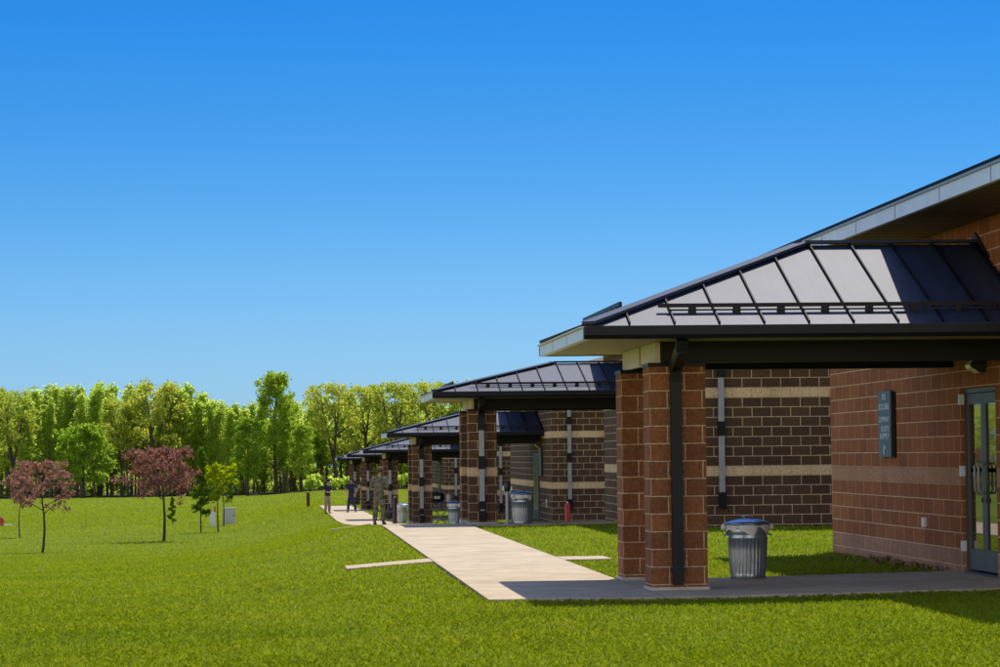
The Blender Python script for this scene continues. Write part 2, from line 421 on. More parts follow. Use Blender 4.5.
# ------------------------------------------------------------------ object helpers
class MB:
    def __init__(s): s.v = []; s.f = []
    def add(s, vs, fs):
        n = len(s.v); s.v += [tuple(p) for p in vs]; s.f += [tuple(i + n for i in f) for f in fs]
        return s
    def box(s, x0, x1, y0, y1, z0, z1):
        return s.add([(x0,y0,z0),(x1,y0,z0),(x1,y1,z0),(x0,y1,z0),(x0,y0,z1),(x1,y0,z1),(x1,y1,z1),(x0,y1,z1)],
                     [(0,3,2,1),(4,5,6,7),(0,1,5,4),(1,2,6,5),(2,3,7,6),(3,0,4,7)])
    def bar(s, a, b, wx, wz, up=(0,0,1)):
        """rectangular bar from a to b, wx wide sideways and wz deep along up"""
        a = Vector(a); b = Vector(b); d = (b - a).normalized()
        side = d.cross(Vector(up))
        if side.length < 1e-4: side = d.cross(Vector((0,1,0)))
        side.normalize(); u = side.cross(d).normalized()
        p = []
        for c in (a, b):
            for sx, sz in ((-1,-1),(1,-1),(1,1),(-1,1)):
                p.append(c + side*(sx*wx/2) + u*(sz*wz/2))
        return s.add(p, [(0,1,2,3),(7,6,5,4),(0,4,5,1),(1,5,6,2),(2,6,7,3),(3,7,4,0)])
    def tube(s, pts, radii, n=8, caps=True):
        pts = [Vector(p) for p in pts]; rings = []
        ref = Vector((0.31, 0.17, 0.93))
        for i, p in enumerate(pts):
            d = (pts[min(i+1, len(pts)-1)] - pts[max(i-1, 0)])
            if d.length < 1e-9: d = Vector((0,0,1))
            d.normalize()
            sd = d.cross(ref)
            if sd.length < .05: sd = d.cross(Vector((1,0,0)))
            sd.normalize(); u = sd.cross(d)
            r = radii[i] if hasattr(radii, '__len__') else radii
            rings.append([p + (sd*math.cos(2*math.pi*k/n) + u*math.sin(2*math.pi*k/n))*r for k in range(n)])
        vs = [p for r in rings for p in r]; fs = []
        for i in range(len(rings)-1):
            for k in range(n):
                k2 = (k+1) % n
                fs.append((i*n+k, i*n+k2, (i+1)*n+k2, (i+1)*n+k))
        if caps:
            fs.append(tuple(range(n-1, -1, -1))); fs.append(tuple((len(rings)-1)*n+k for k in range(n)))
        return s.add(vs, fs)
    def lathe(s, prof, n=24, cx=0, cy=0, wob=None):
        """profile of (radius, z) around a vertical axis"""
        vs = []; fs = []
        for (r, z) in prof:
            for k in range(n):
                a = 2*math.pi*k/n
                rr = r if wob is None else r + wob(a, z)
                vs.append((cx + rr*math.cos(a), cy + rr*math.sin(a), z))
        for i in range(len(prof)-1):
            for k in range(n):
                k2 = (k+1) % n
                fs.append((i*n+k, i*n+k2, (i+1)*n+k2, (i+1)*n+k))
        fs.append(tuple(range(n-1, -1, -1))); fs.append(tuple((len(prof)-1)*n+k for k in range(n)))
        return s.add(vs, fs)
    def prism(s, poly, axis, a0, a1):
        """polygon in the plane across axis, extruded from a0 to a1"""
        n = len(poly)
        def P(p, a): return {'x': (a, p[0], p[1]), 'y': (p[0], a, p[1]), 'z': (p[0], p[1], a)}[axis]
        return s.add([P(p, a0) for p in poly] + [P(p, a1) for p in poly],
                     [tuple(range(n)), tuple(range(2*n-1, n-1, -1))] + [(i, i+n, (i+1) % n + n, (i+1) % n) for i in range(n)])
    def build(s, name, mat, parent=None, uo=(0, 0, 0.1), smooth=False, bevel=0, fixn=True):
        me = bpy.data.meshes.new(name)
        me.from_pydata(s.v, [], s.f)
        bm = bmesh.new(); bm.from_mesh(me)
        if fixn: bmesh.ops.recalc_face_normals(bm, faces=bm.faces)
        if bevel:
            bmesh.ops.bevel(bm, geom=[e for e in bm.edges], offset=bevel, segments=2, affect='EDGES', profile=.6)
        uvl = bm.loops.layers.uv.new('UVMap')
        for f in bm.faces:
            n = f.normal; f.smooth = smooth
            for l in f.loops:
                c = l.vert.co
                if abs(n.z) > .8: l[uvl].uv = (c.x - uo[0], c.y - uo[1])
                elif abs(n.x) > abs(n.y): l[uvl].uv = (c.y - uo[1], c.z - uo[2])
                else: l[uvl].uv = (c.x - uo[0], c.z - uo[2])
        bm.to_mesh(me); bm.free()
        me.materials.append(mat)
        o = bpy.data.objects.new(name, me); C.objects.link(o)
        if parent is not None: o.parent = parent
        return o
def empty(name, loc, label=None, cat=None, group=None, rz=0):
    o = bpy.data.objects.new(name, None); C.objects.link(o); o.location = loc; o.rotation_euler = (0, 0, rz)
    o.empty_display_size = .2
    if label: tag(o, label, cat, group)
    return o
def tag(o, label, cat, group=None):
    o['label'] = label; o['category'] = cat
    if group: o['group'] = group
    return o
def copy_tree(o, parent=None):
    c = o.copy(); C.objects.link(c)
    if parent is not None: c.parent = parent
    for ch in list(o.children): copy_tree(ch, c)
    return c
def fast_mesh(name, V, Fidx, mat, parent=None):
    """V (n,3), Fidx (m,k) arrays"""
    me = bpy.data.meshes.new(name)
    k = Fidx.shape[1]
    me.vertices.add(len(V)); me.vertices.foreach_set('co', np.asarray(V, np.float32).ravel())
    me.loops.add(Fidx.size); me.loops.foreach_set('vertex_index', Fidx.astype(np.int32).ravel())
    me.polygons.add(len(Fidx)); me.polygons.foreach_set('loop_start', np.arange(0, Fidx.size, k, dtype=np.int32))
    me.polygons.foreach_set('loop_total', np.full(len(Fidx), k, np.int32))
    me.update(calc_edges=True); me.validate()
    me.materials.append(mat)
    o = bpy.data.objects.new(name, me); C.objects.link(o)
    if parent is not None: o.parent = parent
    return o

# ------------------------------------------------------------------ ground
PATH_X0, PATH_X1 = 2.22, 4.17
CAN_Y = [33.3, 66.4, 95.7, 124.5, 157.0, 186.0]            # front face of each front pillar
xs = np.concatenate([np.linspace(-1500, -80, 18), np.linspace(-70, -22, 17), np.arange(-20, 30.1, .8), np.linspace(34, 90, 14), np.linspace(120, 1500, 14)])
ys = np.concatenate([np.linspace(-60, 10, 8), np.arange(12, 130, 1.6), np.arange(131, 240, 4.0), np.arange(245, 700, 14.0), np.linspace(740, 2400, 12)])
XX, YY = np.meshgrid(xs, ys)
V = np.stack([XX, YY, g(XX, YY)], -1).reshape(-1, 3)
nx, ny = len(xs), len(ys)
I = (np.arange(ny-1)[:, None]*nx + np.arange(nx-1)[None, :]).ravel()
lawn = fast_mesh('lawn', V, np.stack([I, I+1, I+1+nx, I+nx], 1), MAT['lawn'])
for p in lawn.data.polygons: p.use_smooth = True
lawn['kind'] = 'structure'

def slab(name, x0, x1, y0, y1, lift=.035, seg=1.6):
    """concrete strip that follows the ground, with a side skirt"""
    nxx = max(2, int((x1-x0)/1.2)+1); nyy = max(2, int((y1-y0)/seg)+1)
    xs_ = np.linspace(x0, x1, nxx); ys_ = np.linspace(y0, y1, nyy)
    mb = MB(); vs = []; fs = []
    for yy in ys_:
        for xx in xs_: vs.append((xx, yy, gz(xx, yy) + lift))
    top = len(vs)
    for yy in ys_:
        for xx in xs_: vs.append((xx, yy, gz(xx, yy) - .15))
    for j in range(nyy-1):
        for i in range(nxx-1):
            a = j*nxx+i; fs.append((a, a+1, a+1+nxx, a+nxx))
    for i in range(nxx-1):
        fs.append((i, i+top, i+1+top, i+1)); a = (nyy-1)*nxx+i; fs.append((a, a+1, a+1+top, a+top))
    for j in range(nyy-1):
        a = j*nxx; fs.append((a, a+nxx, a+nxx+top, a+top)); a = j*nxx+nxx-1; fs.append((a, a+top, a+nxx+top, a+nxx))
    mb.add(vs, fs)
    o = mb.build(name, MAT['concrete'], fixn=True)
    o['kind'] = 'structure'
    return o
slabs = []
def pave(x0, x1, y0, y1, name='footpath', lift=.035):
    slabs.append((x0, x1, y0, y1)); return slab(name, x0, x1, y0, y1, lift)
prev = 31.75
for i, yc in enumerate(CAN_Y):
    y0, y1 = yc - 1.5, yc + 2.95
    if i: pave(PATH_X0 + (.0 if i else 0), PATH_X1, prev + .012, y0 - .012)
    pave(PATH_X0, 8.46, y0, y1, 'entrance_walk')
    prev = y1
pave(.92, PATH_X0 - .012, 43.4, 44.7, 'side_walk')
pave(PATH_X1 + .012, 4.9, 43.4, 44.7, 'side_walk')
pave(1.2, PATH_X0 - .012, 75.2, 77.0, 'side_walk', .07)

# ------------------------------------------------------------------ entrance canopies
WALLX = 8.5
def gable_roof(mb, x0, x1, y0, y1, ze, xr, yr, zr, th=.05):
    """half hip: eaves at x0, y0, y1; ridge from (xr, yr) to (x1, yr)"""
    A = (x0,y0,ze); B = (x1,y0,ze); Cc = (x1,y1,ze); D = (x0,y1,ze); R0 = (xr,yr,zr); R1 = (x1,yr,zr)
    lo = [(p[0], p[1], p[2]-th) for p in (A,B,Cc,D,R0,R1)]
    mb.add([A,B,Cc,D,R0,R1]+lo, [(0,1,5,4),(2,3,4,5),(3,0,4),(7,6,10,11),(9,8,11,10),(6,9,10),(0,6,7,1),(2,8,9,3),(3,9,6,0),(1,7,11,5),(5,11,8,2)])

def canopy(style, label):
    """local frame: x as in the world, y = 0 at the front face of the front pillar, z = 0 at the ground"""
    root = empty('entrance_canopy', (0, 0, 0), label, 'canopy', 'entrance canopies along the footpath')
    red = style == 'red'
    pm = MAT['pillar_red' if red else 'pillar_dark']
    PX0, PX1, PT = 4.22, 4.87, 2.66
    EX, EY0, EY1, EZ = 3.405, -1.1, 4.45, 3.045          # eave lines, gutter top
    RX, RY, RZ = 6.36, 1.68, (4.13 if red else 3.74)
    for (ya, yb) in ((0, .61), (2.8, 3.41)):
        p = MB().box(PX0, PX1, ya, yb, .07, PT-.045).build('pillar', pm, root, uo=(PX0, ya, .1))
        MB().box(PX0-.02, PX1+.02, ya-.02, yb+.02, -.2, .07).build('plinth', MAT['plinth'], p)
        MB().box(PX0-.012, PX1+.012, ya-.012, yb+.012, PT-.045, PT).build('cap_plate', MAT['dark_metal'], p, bevel=.006)
    # beams
    MB().box(4.36, WALLX-.01, .06, .36, PT+.002, 2.94).build('beam', MAT['beam'], root)
    MB().box(4.36, WALLX-.01, 3.02, 3.32, PT+.002, 2.94).build('beam', MAT['beam'], root)
    cb = MB().box(4.30, 4.357, .06, 3.32, PT+.002, 2.90).build('end_panel', MAT['cream'], root)
    MB().box(4.285, 4.299, 1.45, 1.50, PT+.01, 2.89).build('batten', MAT['soffit'], cb)
    # soffit boards
    mb = MB()
    yy = EY0 + .08
    while yy < EY1 - .1:
        mb.box(EX+.05, WALLX-.01, yy, min(yy+.145, EY1-.06), 2.905, 2.925); yy += .15
    mb.build('soffit', MAT['soffit'], root)
    # roof sheets
    mb = MB(); gable_roof(mb, EX-.02, WALLX-.02, EY0-.02, EY1+.02, EZ, RX, RY, RZ)
    rf = mb.build('roof', MAT['roof'], root)
    sl = (RZ-EZ)/(RY-EY0)                       # front and back slope
    def fz(y): return EZ + (y-EY0)*sl
    def bz(y): return EZ + (EY1-y)*(RZ-EZ)/(EY1-RY)
    mb = MB()
    xx = 3.87
    while xx < WALLX - .05:
        # front slope seam: from the eave up to hip or ridge
        k = min(1.0, (xx-EX)/(RX-EX))
        yt = EY0 + (RY-EY0)*k
        mb.bar((xx, EY0, fz(EY0)+.022), (xx, yt-.01, fz(yt-.01)+.022), .016, .04)
        yb = EY1 - (EY1-RY)*k
        mb.bar((xx, EY1, bz(EY1)+.022), (xx, yb+.01, bz(yb+.01)+.022), .022, .05)
        xx += .508
    ys_ = EY0 + .35
    while ys_ < EY1 - .2:
        k = (ys_-EY0)/(RY-EY0) if ys_ < RY else (EY1-ys_)/(EY1-RY)
        xt = EX + (RX-EX)*k
        mb.bar((EX, ys_, EZ+.022), (xt-.01, ys_, EZ+(RZ-EZ)*k+.022), .022, .05); ys_ += .508
    mb.build('standing_seam', MAT['seam'], rf)
    # hip and ridge caps
    mb = MB()
    mb.bar((EX, EY0, EZ+.035), (RX, RY, RZ+.035), .20, .035)
    mb.bar((EX, EY1, EZ+.035), (RX, RY, RZ+.035), .20, .035)
    mb.bar((RX, RY, RZ+.037), (WALLX-.02, RY, RZ+.037), .22, .035)
    mb.build('ridge_cap', MAT['roof'], rf)
    # snow guards: rails on feet
    mb = MB()
    yg = EY0 + .40; zg = fz(yg)
    mb.bar((4.24, yg, zg+.085), (WALLX-.1, yg, zg+.085), .035, .045)
    mb.bar((4.34, yg-.06, zg+.03), (WALLX-.1, yg-.06, zg+.03), .02, .02)
    xx = 4.124+.508
    while xx < WALLX - .15:
        mb.box(xx-.038, xx+.038, yg-.05, yg+.05, zg-.01, zg+.065); xx += .508
    mb.build('snow_guard', MAT['dark_metal'], rf)
    mb = MB()
    xg = EX + .45; zg = EZ + .45*(RZ-EZ)/(RX-EX)
    mb.bar((xg, EY0+.75, zg+.115), (xg, EY1-.75, zg+.115), .035, .055)
    yy = EY0 + .9
    while yy < EY1 - .85:
        mb.box(xg-.05, xg+.05, yy-.045, yy+.045, zg-.01, zg+.09); yy += .508
    mb.build('snow_guard', MAT['dark_metal'], rf)
    # gutters (front and back) and the pale end fascia
    for (ya, yb) in ((EY0-.10, EY0+.02), (EY1-.02, EY1+.10)):
        sgn = -1 if ya < 0 else 1
        yo = ya if sgn < 0 else yb; yi = yb if sgn < 0 else ya
        MB().prism([(yi, 2.895), (yo-sgn*.03, 2.895), (yo, 2.94), (yo, 3.035), (yo-sgn*.02, 3.035), (yo-sgn*.03, 3.02), (yi, 3.02)], 'x', EX-.06, WALLX-.03).build('gutter', MAT['dark_metal'], root)
    fs = MB().box(EX-.06, EX+.02, EY0+.025, EY1-.025, 2.895, 3.022).build('end_fascia', MAT['fascia'], root)
    MB().box(EX-.09, EX+.0, EY0+.03, EY1-.03, 3.024, 3.043).build('drip_edge', MAT['cream'], fs)
    mb = MB()
    for yj in (EY0+1.9, EY0+3.7): MB().box(EX-.064, EX-.0605, yj, yj+.012, 2.9, 3.02).build('joint', MAT['pipe_grey'], fs)
    # downpipe on the front pillar
    px = 4.515
    dm = MAT['dark_metal'] if red else MAT['pipe_grey']
    mb = MB()
    pts = [(px-.05, EY0+.08, 2.89), (px-.05, EY0+.12, 2.78), (px, -.09, 2.60), (px, -.065, 2.44)]
    for a, b2 in zip(pts[:-1], pts[1:]): mb.bar(a, b2, .13, .10, up=(0, 1, .01))
    dp0 = mb.build('downpipe_elbow', MAT['dark_metal'], root)
    dp = MB().box(px-.062, px+.062, -.115, -.012, .10, 2.46).build('downpipe', dm, root, bevel=.008)
    if red:
        for z in (.25, 1.37): MB().box(px-.075, px+.075, -.121, -.002, z, z+.05).build('bracket', MAT['dark_metal'], dp)
    else:
        for z0, z1 in ((2.17, 2.47), (1.28, 1.58), (.10, .55)):
            MB().box(px-.078, px+.078, -.124, -.002, z0, z1).build('bracket', MAT['dark_metal'], dp, bevel=.006)
        MB().box(px-.05, px+.05, -.135, -.126, .33, .36).build('clip', MAT['pipe_grey'], dp)
    # flashing where the ridge meets the wall
    MB().add([(WALLX-.03, RY-.7, RZ-.2), (WALLX-.03, RY, RZ+.15), (WALLX-.03, RY+.7, RZ-.2), (WALLX-.012, RY-.7, RZ-.2), (WALLX-.012, RY, RZ+.15), (WALLX-.012, RY+.7, RZ-.2)],
             [(0,1,2),(5,4,3),(0,3,4,1),(1,4,5,2),(2,5,3,0)]).build('flashing', MAT['dark_metal'], root)
    return root
def place_canopy(c, i):
    y = CAN_Y[i]
    c.location = (0, y, gz(4.5, y))
c1 = canopy('red', 'nearest canopy, on red-brown block pillars with a solid dark downpipe')
place_canopy(c1, 0)
c2 = canopy('brown', 'second canopy from the camera, its brown pillar banded tan, with a steel post beneath')
place_canopy(c2, 1)
for i, lb in ((2, 'third canopy, the one the soldier stands in front of on the path'),
              (3, 'fourth canopy, its pillar partly behind the soldier in camouflage'),
              (4, 'fifth canopy from the camera, small, just right of the man in dark clothes'),
              (5, 'farthest and smallest canopy at the far end of the footpath')):
    c = copy_tree(c2); c['label'] = lb; place_canopy(c, i)

# ------------------------------------------------------------------ buildings
def building(label, yf, length, wall_key, zoff, door_y=None, near=False):
    """block building whose left wall is the plane x = WALLX; front wall faces the camera at y = yf"""
    gr = zoff
    root = empty('block_building', (WALLX, yf, gr), label, 'building', 'brown block buildings along the footpath')
    X0, X1 = 0, 18.0
    wm = MAT[wall_key]
    H = 4.36
    mb = MB()
    T = .3
    mb.box(X0, X1, 0, T, -.5, H)                                   # front
    if door_y is None:
        mb.box(X0, X0+T, T, length, -.5, H)
    else:
        d0, d1 = door_y[0]-yf, door_y[1]-yf
        DT = 2.32
        mb.box(X0, X0+T, T, d0, -.5, H)
        mb.box(X0, X0+T, d1, length, -.5, H)
        mb.box(X0, X0+T, d0, d1, DT, H)
    mb.box(X0+T, X1, length-T, length, -.5, H); mb.box(X1-T, X1, T, length-T, -.5, H)
    mb.build('wall', wm, root, uo=(0, 0, .1))
    # eaves: soffit boards, fascia, low hip roof
    ov = 1.05
    a0, a1, b0, b1 = X0-ov, X1+ov, -ov, length+ov
    mb = MB()
    yy = b0 + .02
    while yy < b1 - .2:
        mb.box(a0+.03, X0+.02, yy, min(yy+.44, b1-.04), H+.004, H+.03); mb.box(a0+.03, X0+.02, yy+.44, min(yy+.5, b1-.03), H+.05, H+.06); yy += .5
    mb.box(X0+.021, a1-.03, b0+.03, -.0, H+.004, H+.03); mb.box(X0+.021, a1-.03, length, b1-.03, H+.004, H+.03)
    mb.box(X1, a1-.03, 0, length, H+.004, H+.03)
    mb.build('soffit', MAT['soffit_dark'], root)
    mb = MB()
    mb.box(a0-.03, a0+.03, b0, b1, H, H+.17); mb.box(a0+.03, a1, b0, b0+.06, H, H+.17); mb.box(a0+.03, a1, b1-.06, b1, H, H+.17); mb.box(a1-.06, a1, b0+.06, b1-.06, H, H+.17)
    fa = mb.build('fascia', MAT['fascia'], root)
    mb = MB(); mb.box(a0-.055, a0+.03, b0-.03, b1+.03, H+.172, H+.20); mb.box(a0+.03, a1, b0-.03, b0+.06, H+.172, H+.20)
    mb.build('drip_edge', MAT['pipe_grey'], fa)
    mb = MB(); yy = b0 + 1.2
    while yy < b1: MB().box(a0-.0335, a0-.0305, yy, yy+.012, H+.005, H+.165).build('joint', MAT['dark_metal'], fa); yy += 2.4
    ze = H + .205
    hw = (b1-b0)/2; sl = .27
    e = .06
    P = [(a0-e,b0-e,ze),(a1+e,b0-e,ze),(a1+e,b1+e,ze),(a0-e,b1+e,ze),(a0+hw,(b0+b1)/2,ze+hw*sl),(max(a1-hw, a0+hw+.5),(b0+b1)/2,ze+hw*sl)]
    fcs = [(0,1,5,4),(1,2,5),(2,3,4,5),(3,0,4),(0,3,2,1)]
    rf = MB().add(P, fcs).build('roof', MAT['shingle'], root)
    mb = MB()
    mb.bar((a0+.02, b0, ze+.035), (a0+.02, b1, ze+.035), .05, .04)
    mb.bar((a0+.32, b0+.4, ze+.15), (a0+.32, b1-.4, ze+.15), .05, .05)
    mb.build('snow_guard', MAT['seam'], rf)
    # downpipe on the front wall
    dp = MB().box(.50, .62, -.115, -.012, .5, 4.1).build('downpipe', MAT['pipe_grey'], root, bevel=.008)
    for z0, z1 in ((3.16, 3.4), (1.95, 2.25), (.44, .78)):
        MB().box(.485, .635, -.124, -.002, z0, z1).build('bracket', MAT['dark_metal'], dp)
    return root
def wall_lamp(parent, yl, z, s=1.0):
    """wedge shaped wall lamp on the left wall"""
    r = MB().prism([(-.004, z+.10), (-.10*s, z+.10), (-.20*s, z-.02), (-.17*s, z-.055), (-.06*s, z-.11), (-.004, z-.11)], 'y', yl-.13, yl+.13).build('wall_lamp', MAT['black'], parent)
    MB().add([(-.203*s, yl-.12, z-.015), (-.203*s, yl+.12, z-.015), (-.08*s, yl+.12, z-.118), (-.08*s, yl-.12, z-.118), (-.19*s, yl-.12, z-.06), (-.19*s, yl+.12, z-.06)],
             [(0,1,5,4),(4,5,2,3),(0,4,3),(1,2,5),(0,3,2,1)]).add([(-.106*s, yl-.115, z+.085), (-.106*s, yl+.115, z+.085), (-.206*s, yl+.115, z-.018), (-.206*s, yl-.115, z-.018)], [(0,1,2,3)]).build('lens', MAT['lamp_lens'], r)
    return r

b1 = building('nearest building, red-brown block with glass double doors under the canopy', 29.7, 15.0, 'wall_red', .06, (34.20, 36.02), True)
# double door
D0, D1, DT = 34.20-29.7, 36.02-29.7, 2.32
fr = MB()
fr.box(.05, .15, D0+.002, D0+.05, .04, DT-.002); fr.box(.05, .15, D1-.05, D1-.002, .04, DT-.002); fr.box(.05, .15, D0+.05, D1-.05, DT-.06, DT-.002)
fr.box(.02, .2, D0, D1, .0, .035)
fr.build('door_frame', MAT['frame'], b1)
mid = (D0+D1)/2
for (ya, yb, hy) in ((D0+.055, mid-.006, mid-.10), (mid+.006, D1-.055, mid+.10)):
    lf = MB()
    st = .11
    lf.box(.07, .12, ya, ya+st, .06, DT-.07); lf.box(.07, .12, yb-st, yb, .06, DT-.07)
    lf.box(.07, .12, ya+st, yb-st, .06, .32); lf.box(.07, .12, ya+st, yb-st, DT-.20, DT-.07)
    d = lf.build('door', MAT['frame'], b1)
    MB().box(.09, .10, ya+st-.005, yb-st+.005, .315, DT-.195).build('glass_pane', MAT['glass'], d)
    hb = MB()
    hb.tube([(.07, hy, 1.02), (.0, hy, 1.02), (-.02, hy, 1.06), (-.02, hy, 1.34), (.0, hy, 1.38), (.07, hy, 1.38)], .016, 8)
    hb.build('handle', MAT['pipe_grey'], d, smooth=True)
    MB().bar((.115, ya+st, 1.30), (.115, yb-st, 1.30), .05, .05).build('push_bar', MAT['black'], d)
    MB().lathe([(.03, 0), (.03, .01)], 12).build('lock', MAT['black'], d).matrix_local = Matrix.Translation((.069, hy, .93)) @ Matrix.Rotation(-math.pi/2, 4, 'Y')
wall_lamp(b1, 34.75-29.7, 2.60)
MB().box(-.05, -.002, 38.0-29.7, 38.15-29.7, .53, .66).build('outlet_box', MAT['white_box'], b1, bevel=.01)
for z in (.28, 1.22, 2.12): MB().box(-.012, .05, D1-.008, D1+.045, z, z+.13).build('hinge', MAT['fascia'], b1)

b2 = building('second building, dark brown block wall with two tan bands behind the near trash can', 59.8, 17.0, 'wall_dark', .0)
b3 = building('third building, with the red standpipe at the foot of its front wall', 92.0, 17.0, 'wall_dark', -.62)
b4 = building('fourth building, front wall seen as a narrow strip right of the second canopy pillar', 121.5, 17.0, 'wall_dark', -1.22)
b5 = building('fifth building, seen between the second and third canopy pillars', 153.5, 17.0, 'wall_dark', -1.34)
b6 = building('farthest block building behind the last canopy', 183.0, 17.0, 'wall_dark', -1.55)
for bb, yl in ((b2, 66.4+1.7-59.8), (b3, 95.7+1.7-92.0), (b4, 124.5+1.7-121.5), (b5, 157+1.7-153.5)):
    dr = MB().box(-.03, -.002, yl-.95, yl+.95, .05, 2.25).build('door_frame', MAT['frame'], bb)
    for s in (-1, 1):
        d = MB().box(-.045, -.031, yl+s*.46-.44, yl+s*.46+.44, .08, 2.2).build('door', MAT['black'], bb)
        MB().box(-.052, -.046, yl+s*.46-.33, yl+s*.46+.33, .35, 2.05).build('glass_pane', MAT['glass_dim'], d)
    wall_lamp(bb, yl - 1.6, 2.55)
    tp = MB().tube([(-.01, yl-3.4, .62), (-.12, yl-3.4, .62), (-.14, yl-3.4, .55)], [.03, .03, .025], 8).build('tap', MAT['pipe_grey'], bb)
    MB().box(-.02, -.002, yl-3.5, yl-3.3, .5, .75).build('tap_plate', MAT['white_box'], bb)

# ------------------------------------------------------------------ wall signs
def wall_sign(yc, zc, w, h, label, lines, parent_x=WALLX, text=True):
    root = empty('wall_sign', (parent_x - .075, yc, zc), label, 'sign')
    MB().box(0, .05, -w/2, w/2, -h/2, h/2).build('panel', MAT['sign'], root)
    MB().box(.052, .073, -w/2-.02, w/2-.06, -h/2-.02, h/2-.03).build('backing', MAT['sign_edge'], root)
    MB().box(.002, .05, -w/2-.045, -w/2-.002, -h/2, h/2-.01).build('shadow_strip', MAT['sign_edge'], root)  # black strip standing in for the shadow along the sign's near edge
    for (s, fz_, size, dy, wd) in lines:
        cu = bpy.data.curves.new('lettering', 'FONT'); cu.body = s; cu.size = size; cu.align_x = 'CENTER'; cu.align_y = 'CENTER'; cu.extrude = .002; cu.offset = .004
        tmp = bpy.data.objects.new('tmp', cu); C.objects.link(tmp)
        bpy.context.view_layer.update()
        me = bpy.data.meshes.new_from_object(tmp.evaluated_get(bpy.context.evaluated_depsgraph_get()))
        bpy.data.objects.remove(tmp)
        xs_ = [v.co.x for v in me.vertices]; span = max(xs_) - min(xs_)
        k = wd / span if span > 0 else 1
        o = bpy.data.objects.new('lettering', me); C.objects.link(o); me.materials.clear(); me.materials.append(MAT['text'])
        o.parent = root
        # text reads towards -x with its left end at larger y
        R = Matrix(((0, 0, -1), (-1, 0, 0), (0, 1, 0))).to_4x4()
        o.matrix_local = Matrix.Translation((-.004, -dy, h/2 - fz_*h)) @ R @ Matrix.Diagonal((k, 1, 1, 1))
    return root
wall_sign(40.3, 1.985, .82, .92, 'slate blue sign with white lettering on the red-brown wall left of the doors',
          [('30', .09, .115, 0, .26), ('SOLDIER', .24, .115, .0, .70), ('COMPANY', .435, .105, -.01, .70), ('SUITE', .58, .105, .07, .52), ('SUPPLY', .69, .105, .02, .62), ('?', .90, .16, -.02, .16)])
wall_sign(95.6, 1.35, .82, .92, 'dark sign on the side wall of the third building, seen almost edge on', [])

# ------------------------------------------------------------------ trash cans
def trash_can(label):
    root = empty('trash_can', (0, 0, 0), label, 'trash can', 'galvanised trash cans beside the canopies')
    def wob(a, z):
        if z < .07 or z > .50: return 0
        return .007 * math.sin(a*30)
    prof = [(.0, .0), (.215, .0), (.222, .012), (.217, .05), (.219, .075), (.226, .2), (.234, .35), (.241, .495), (.249, .505), (.242, .52), (.243, .56), (.251, .575), (.246, .60), (.248, .655), (.262, .665), (.26, .68)]
    MB().lathe(prof, 120, wob=wob).build('body', MAT['galv'], root, smooth=True)
    lid = MB().lathe([(.275, .668), (.286, .674), (.282, .690), (.262, .702), (.19, .722), (.10, .738), (.0, .744)], 40).build('lid', MAT['lid'], root, smooth=True)
    MB().tube([(-.07, 0, .74), (-.06, 0, .775), (0, 0, .785), (.06, 0, .775), (.07, 0, .74)], .01, 8).build('lid_handle', MAT['galv'], lid, smooth=True)
    rng = random.Random(5)
    ph = [rng.uniform(0, 6.28) for _ in range(4)]
    def wob2(a, z):
        return .007*math.sin(5*a+ph[0]) + .005*math.sin(11*a+ph[1]+z*9)
    n = 60; prof = [(.262, .668), (.258, .64), (.254, .61)]
    mb = MB(); vs = []; fs = []
    for i, (r, z) in enumerate(prof):
        for k in range(n):
            a = 2*math.pi*k/n
            rr = r + wob2(a, z)*(.4 + .5*i)
            zz = z - (.0 if i < 2 else .05*abs(math.sin(2*a+ph[2])) + .03*math.sin(7*a+ph[3]))
            vs.append((rr*math.cos(a), rr*math.sin(a), zz))
    for i in range(2):
        for k in range(n): fs.append((i*n+k, i*n+(k+1) % n, (i+1)*n+(k+1) % n, (i+1)*n+k))
    mb.add(vs, fs)
    mb.build('bin_liner', MAT['bag'], root, smooth=True, fixn=False)
    for s in (-1, 1):
        MB().tube([(s*.245, -.07, .56), (s*.29, -.06, .535), (s*.295, 0, .53), (s*.29, .06, .535), (s*.245, .07, .56)], .009, 6).build('side_handle', MAT['galv'], root, smooth=True)
        # knotted corner of the liner
        MB().lathe([(.004, -.045), (.03, -.03), (.038, 0), (.026, .03), (.006, .045)], 10, cx=s*.30, cy=0).build('liner_knot', MAT['bag'], root, smooth=True).location.z = .64
    return root
def row_y(u, v, lo=35.0, hi=420.0):
    """depth at which the ground under picture column u shows at row v"""
    for _ in range(50):
        mid = (lo + hi) / 2
        if px_z(u, v, mid) > gz(px_x(u, mid), mid): lo = mid
        else: hi = mid
    return (lo + hi) / 2
def put(o, u, Y, v=None, lift=0.0, rz=0):
    X = px_x(u, Y)
    o.location = (X, Y, gz(X, Y) + lift); o.rotation_euler = (0, 0, rz)
    return o
can = trash_can('large trash can beside the nearest pillar on the shaded walk')
put(can, 747, 35.9, lift=.035)
for (u, Y, lb, rz) in ((522, 65.5, 'trash can with a steel post beside it under the second canopy', .7),
                       (455, 95.0, 'trash can half hidden behind the left edge of the second canopy pillar', 2.1),
                       (402.5, 112.0, 'trash can between the soldier and the third canopy pillar, in front of the dark table', 1.2)):
    c = copy_tree(can); c['label'] = lb; put(c, u, Y, lift=.03, rz=rz); c.scale = (1.0, 1.0, 1.0)

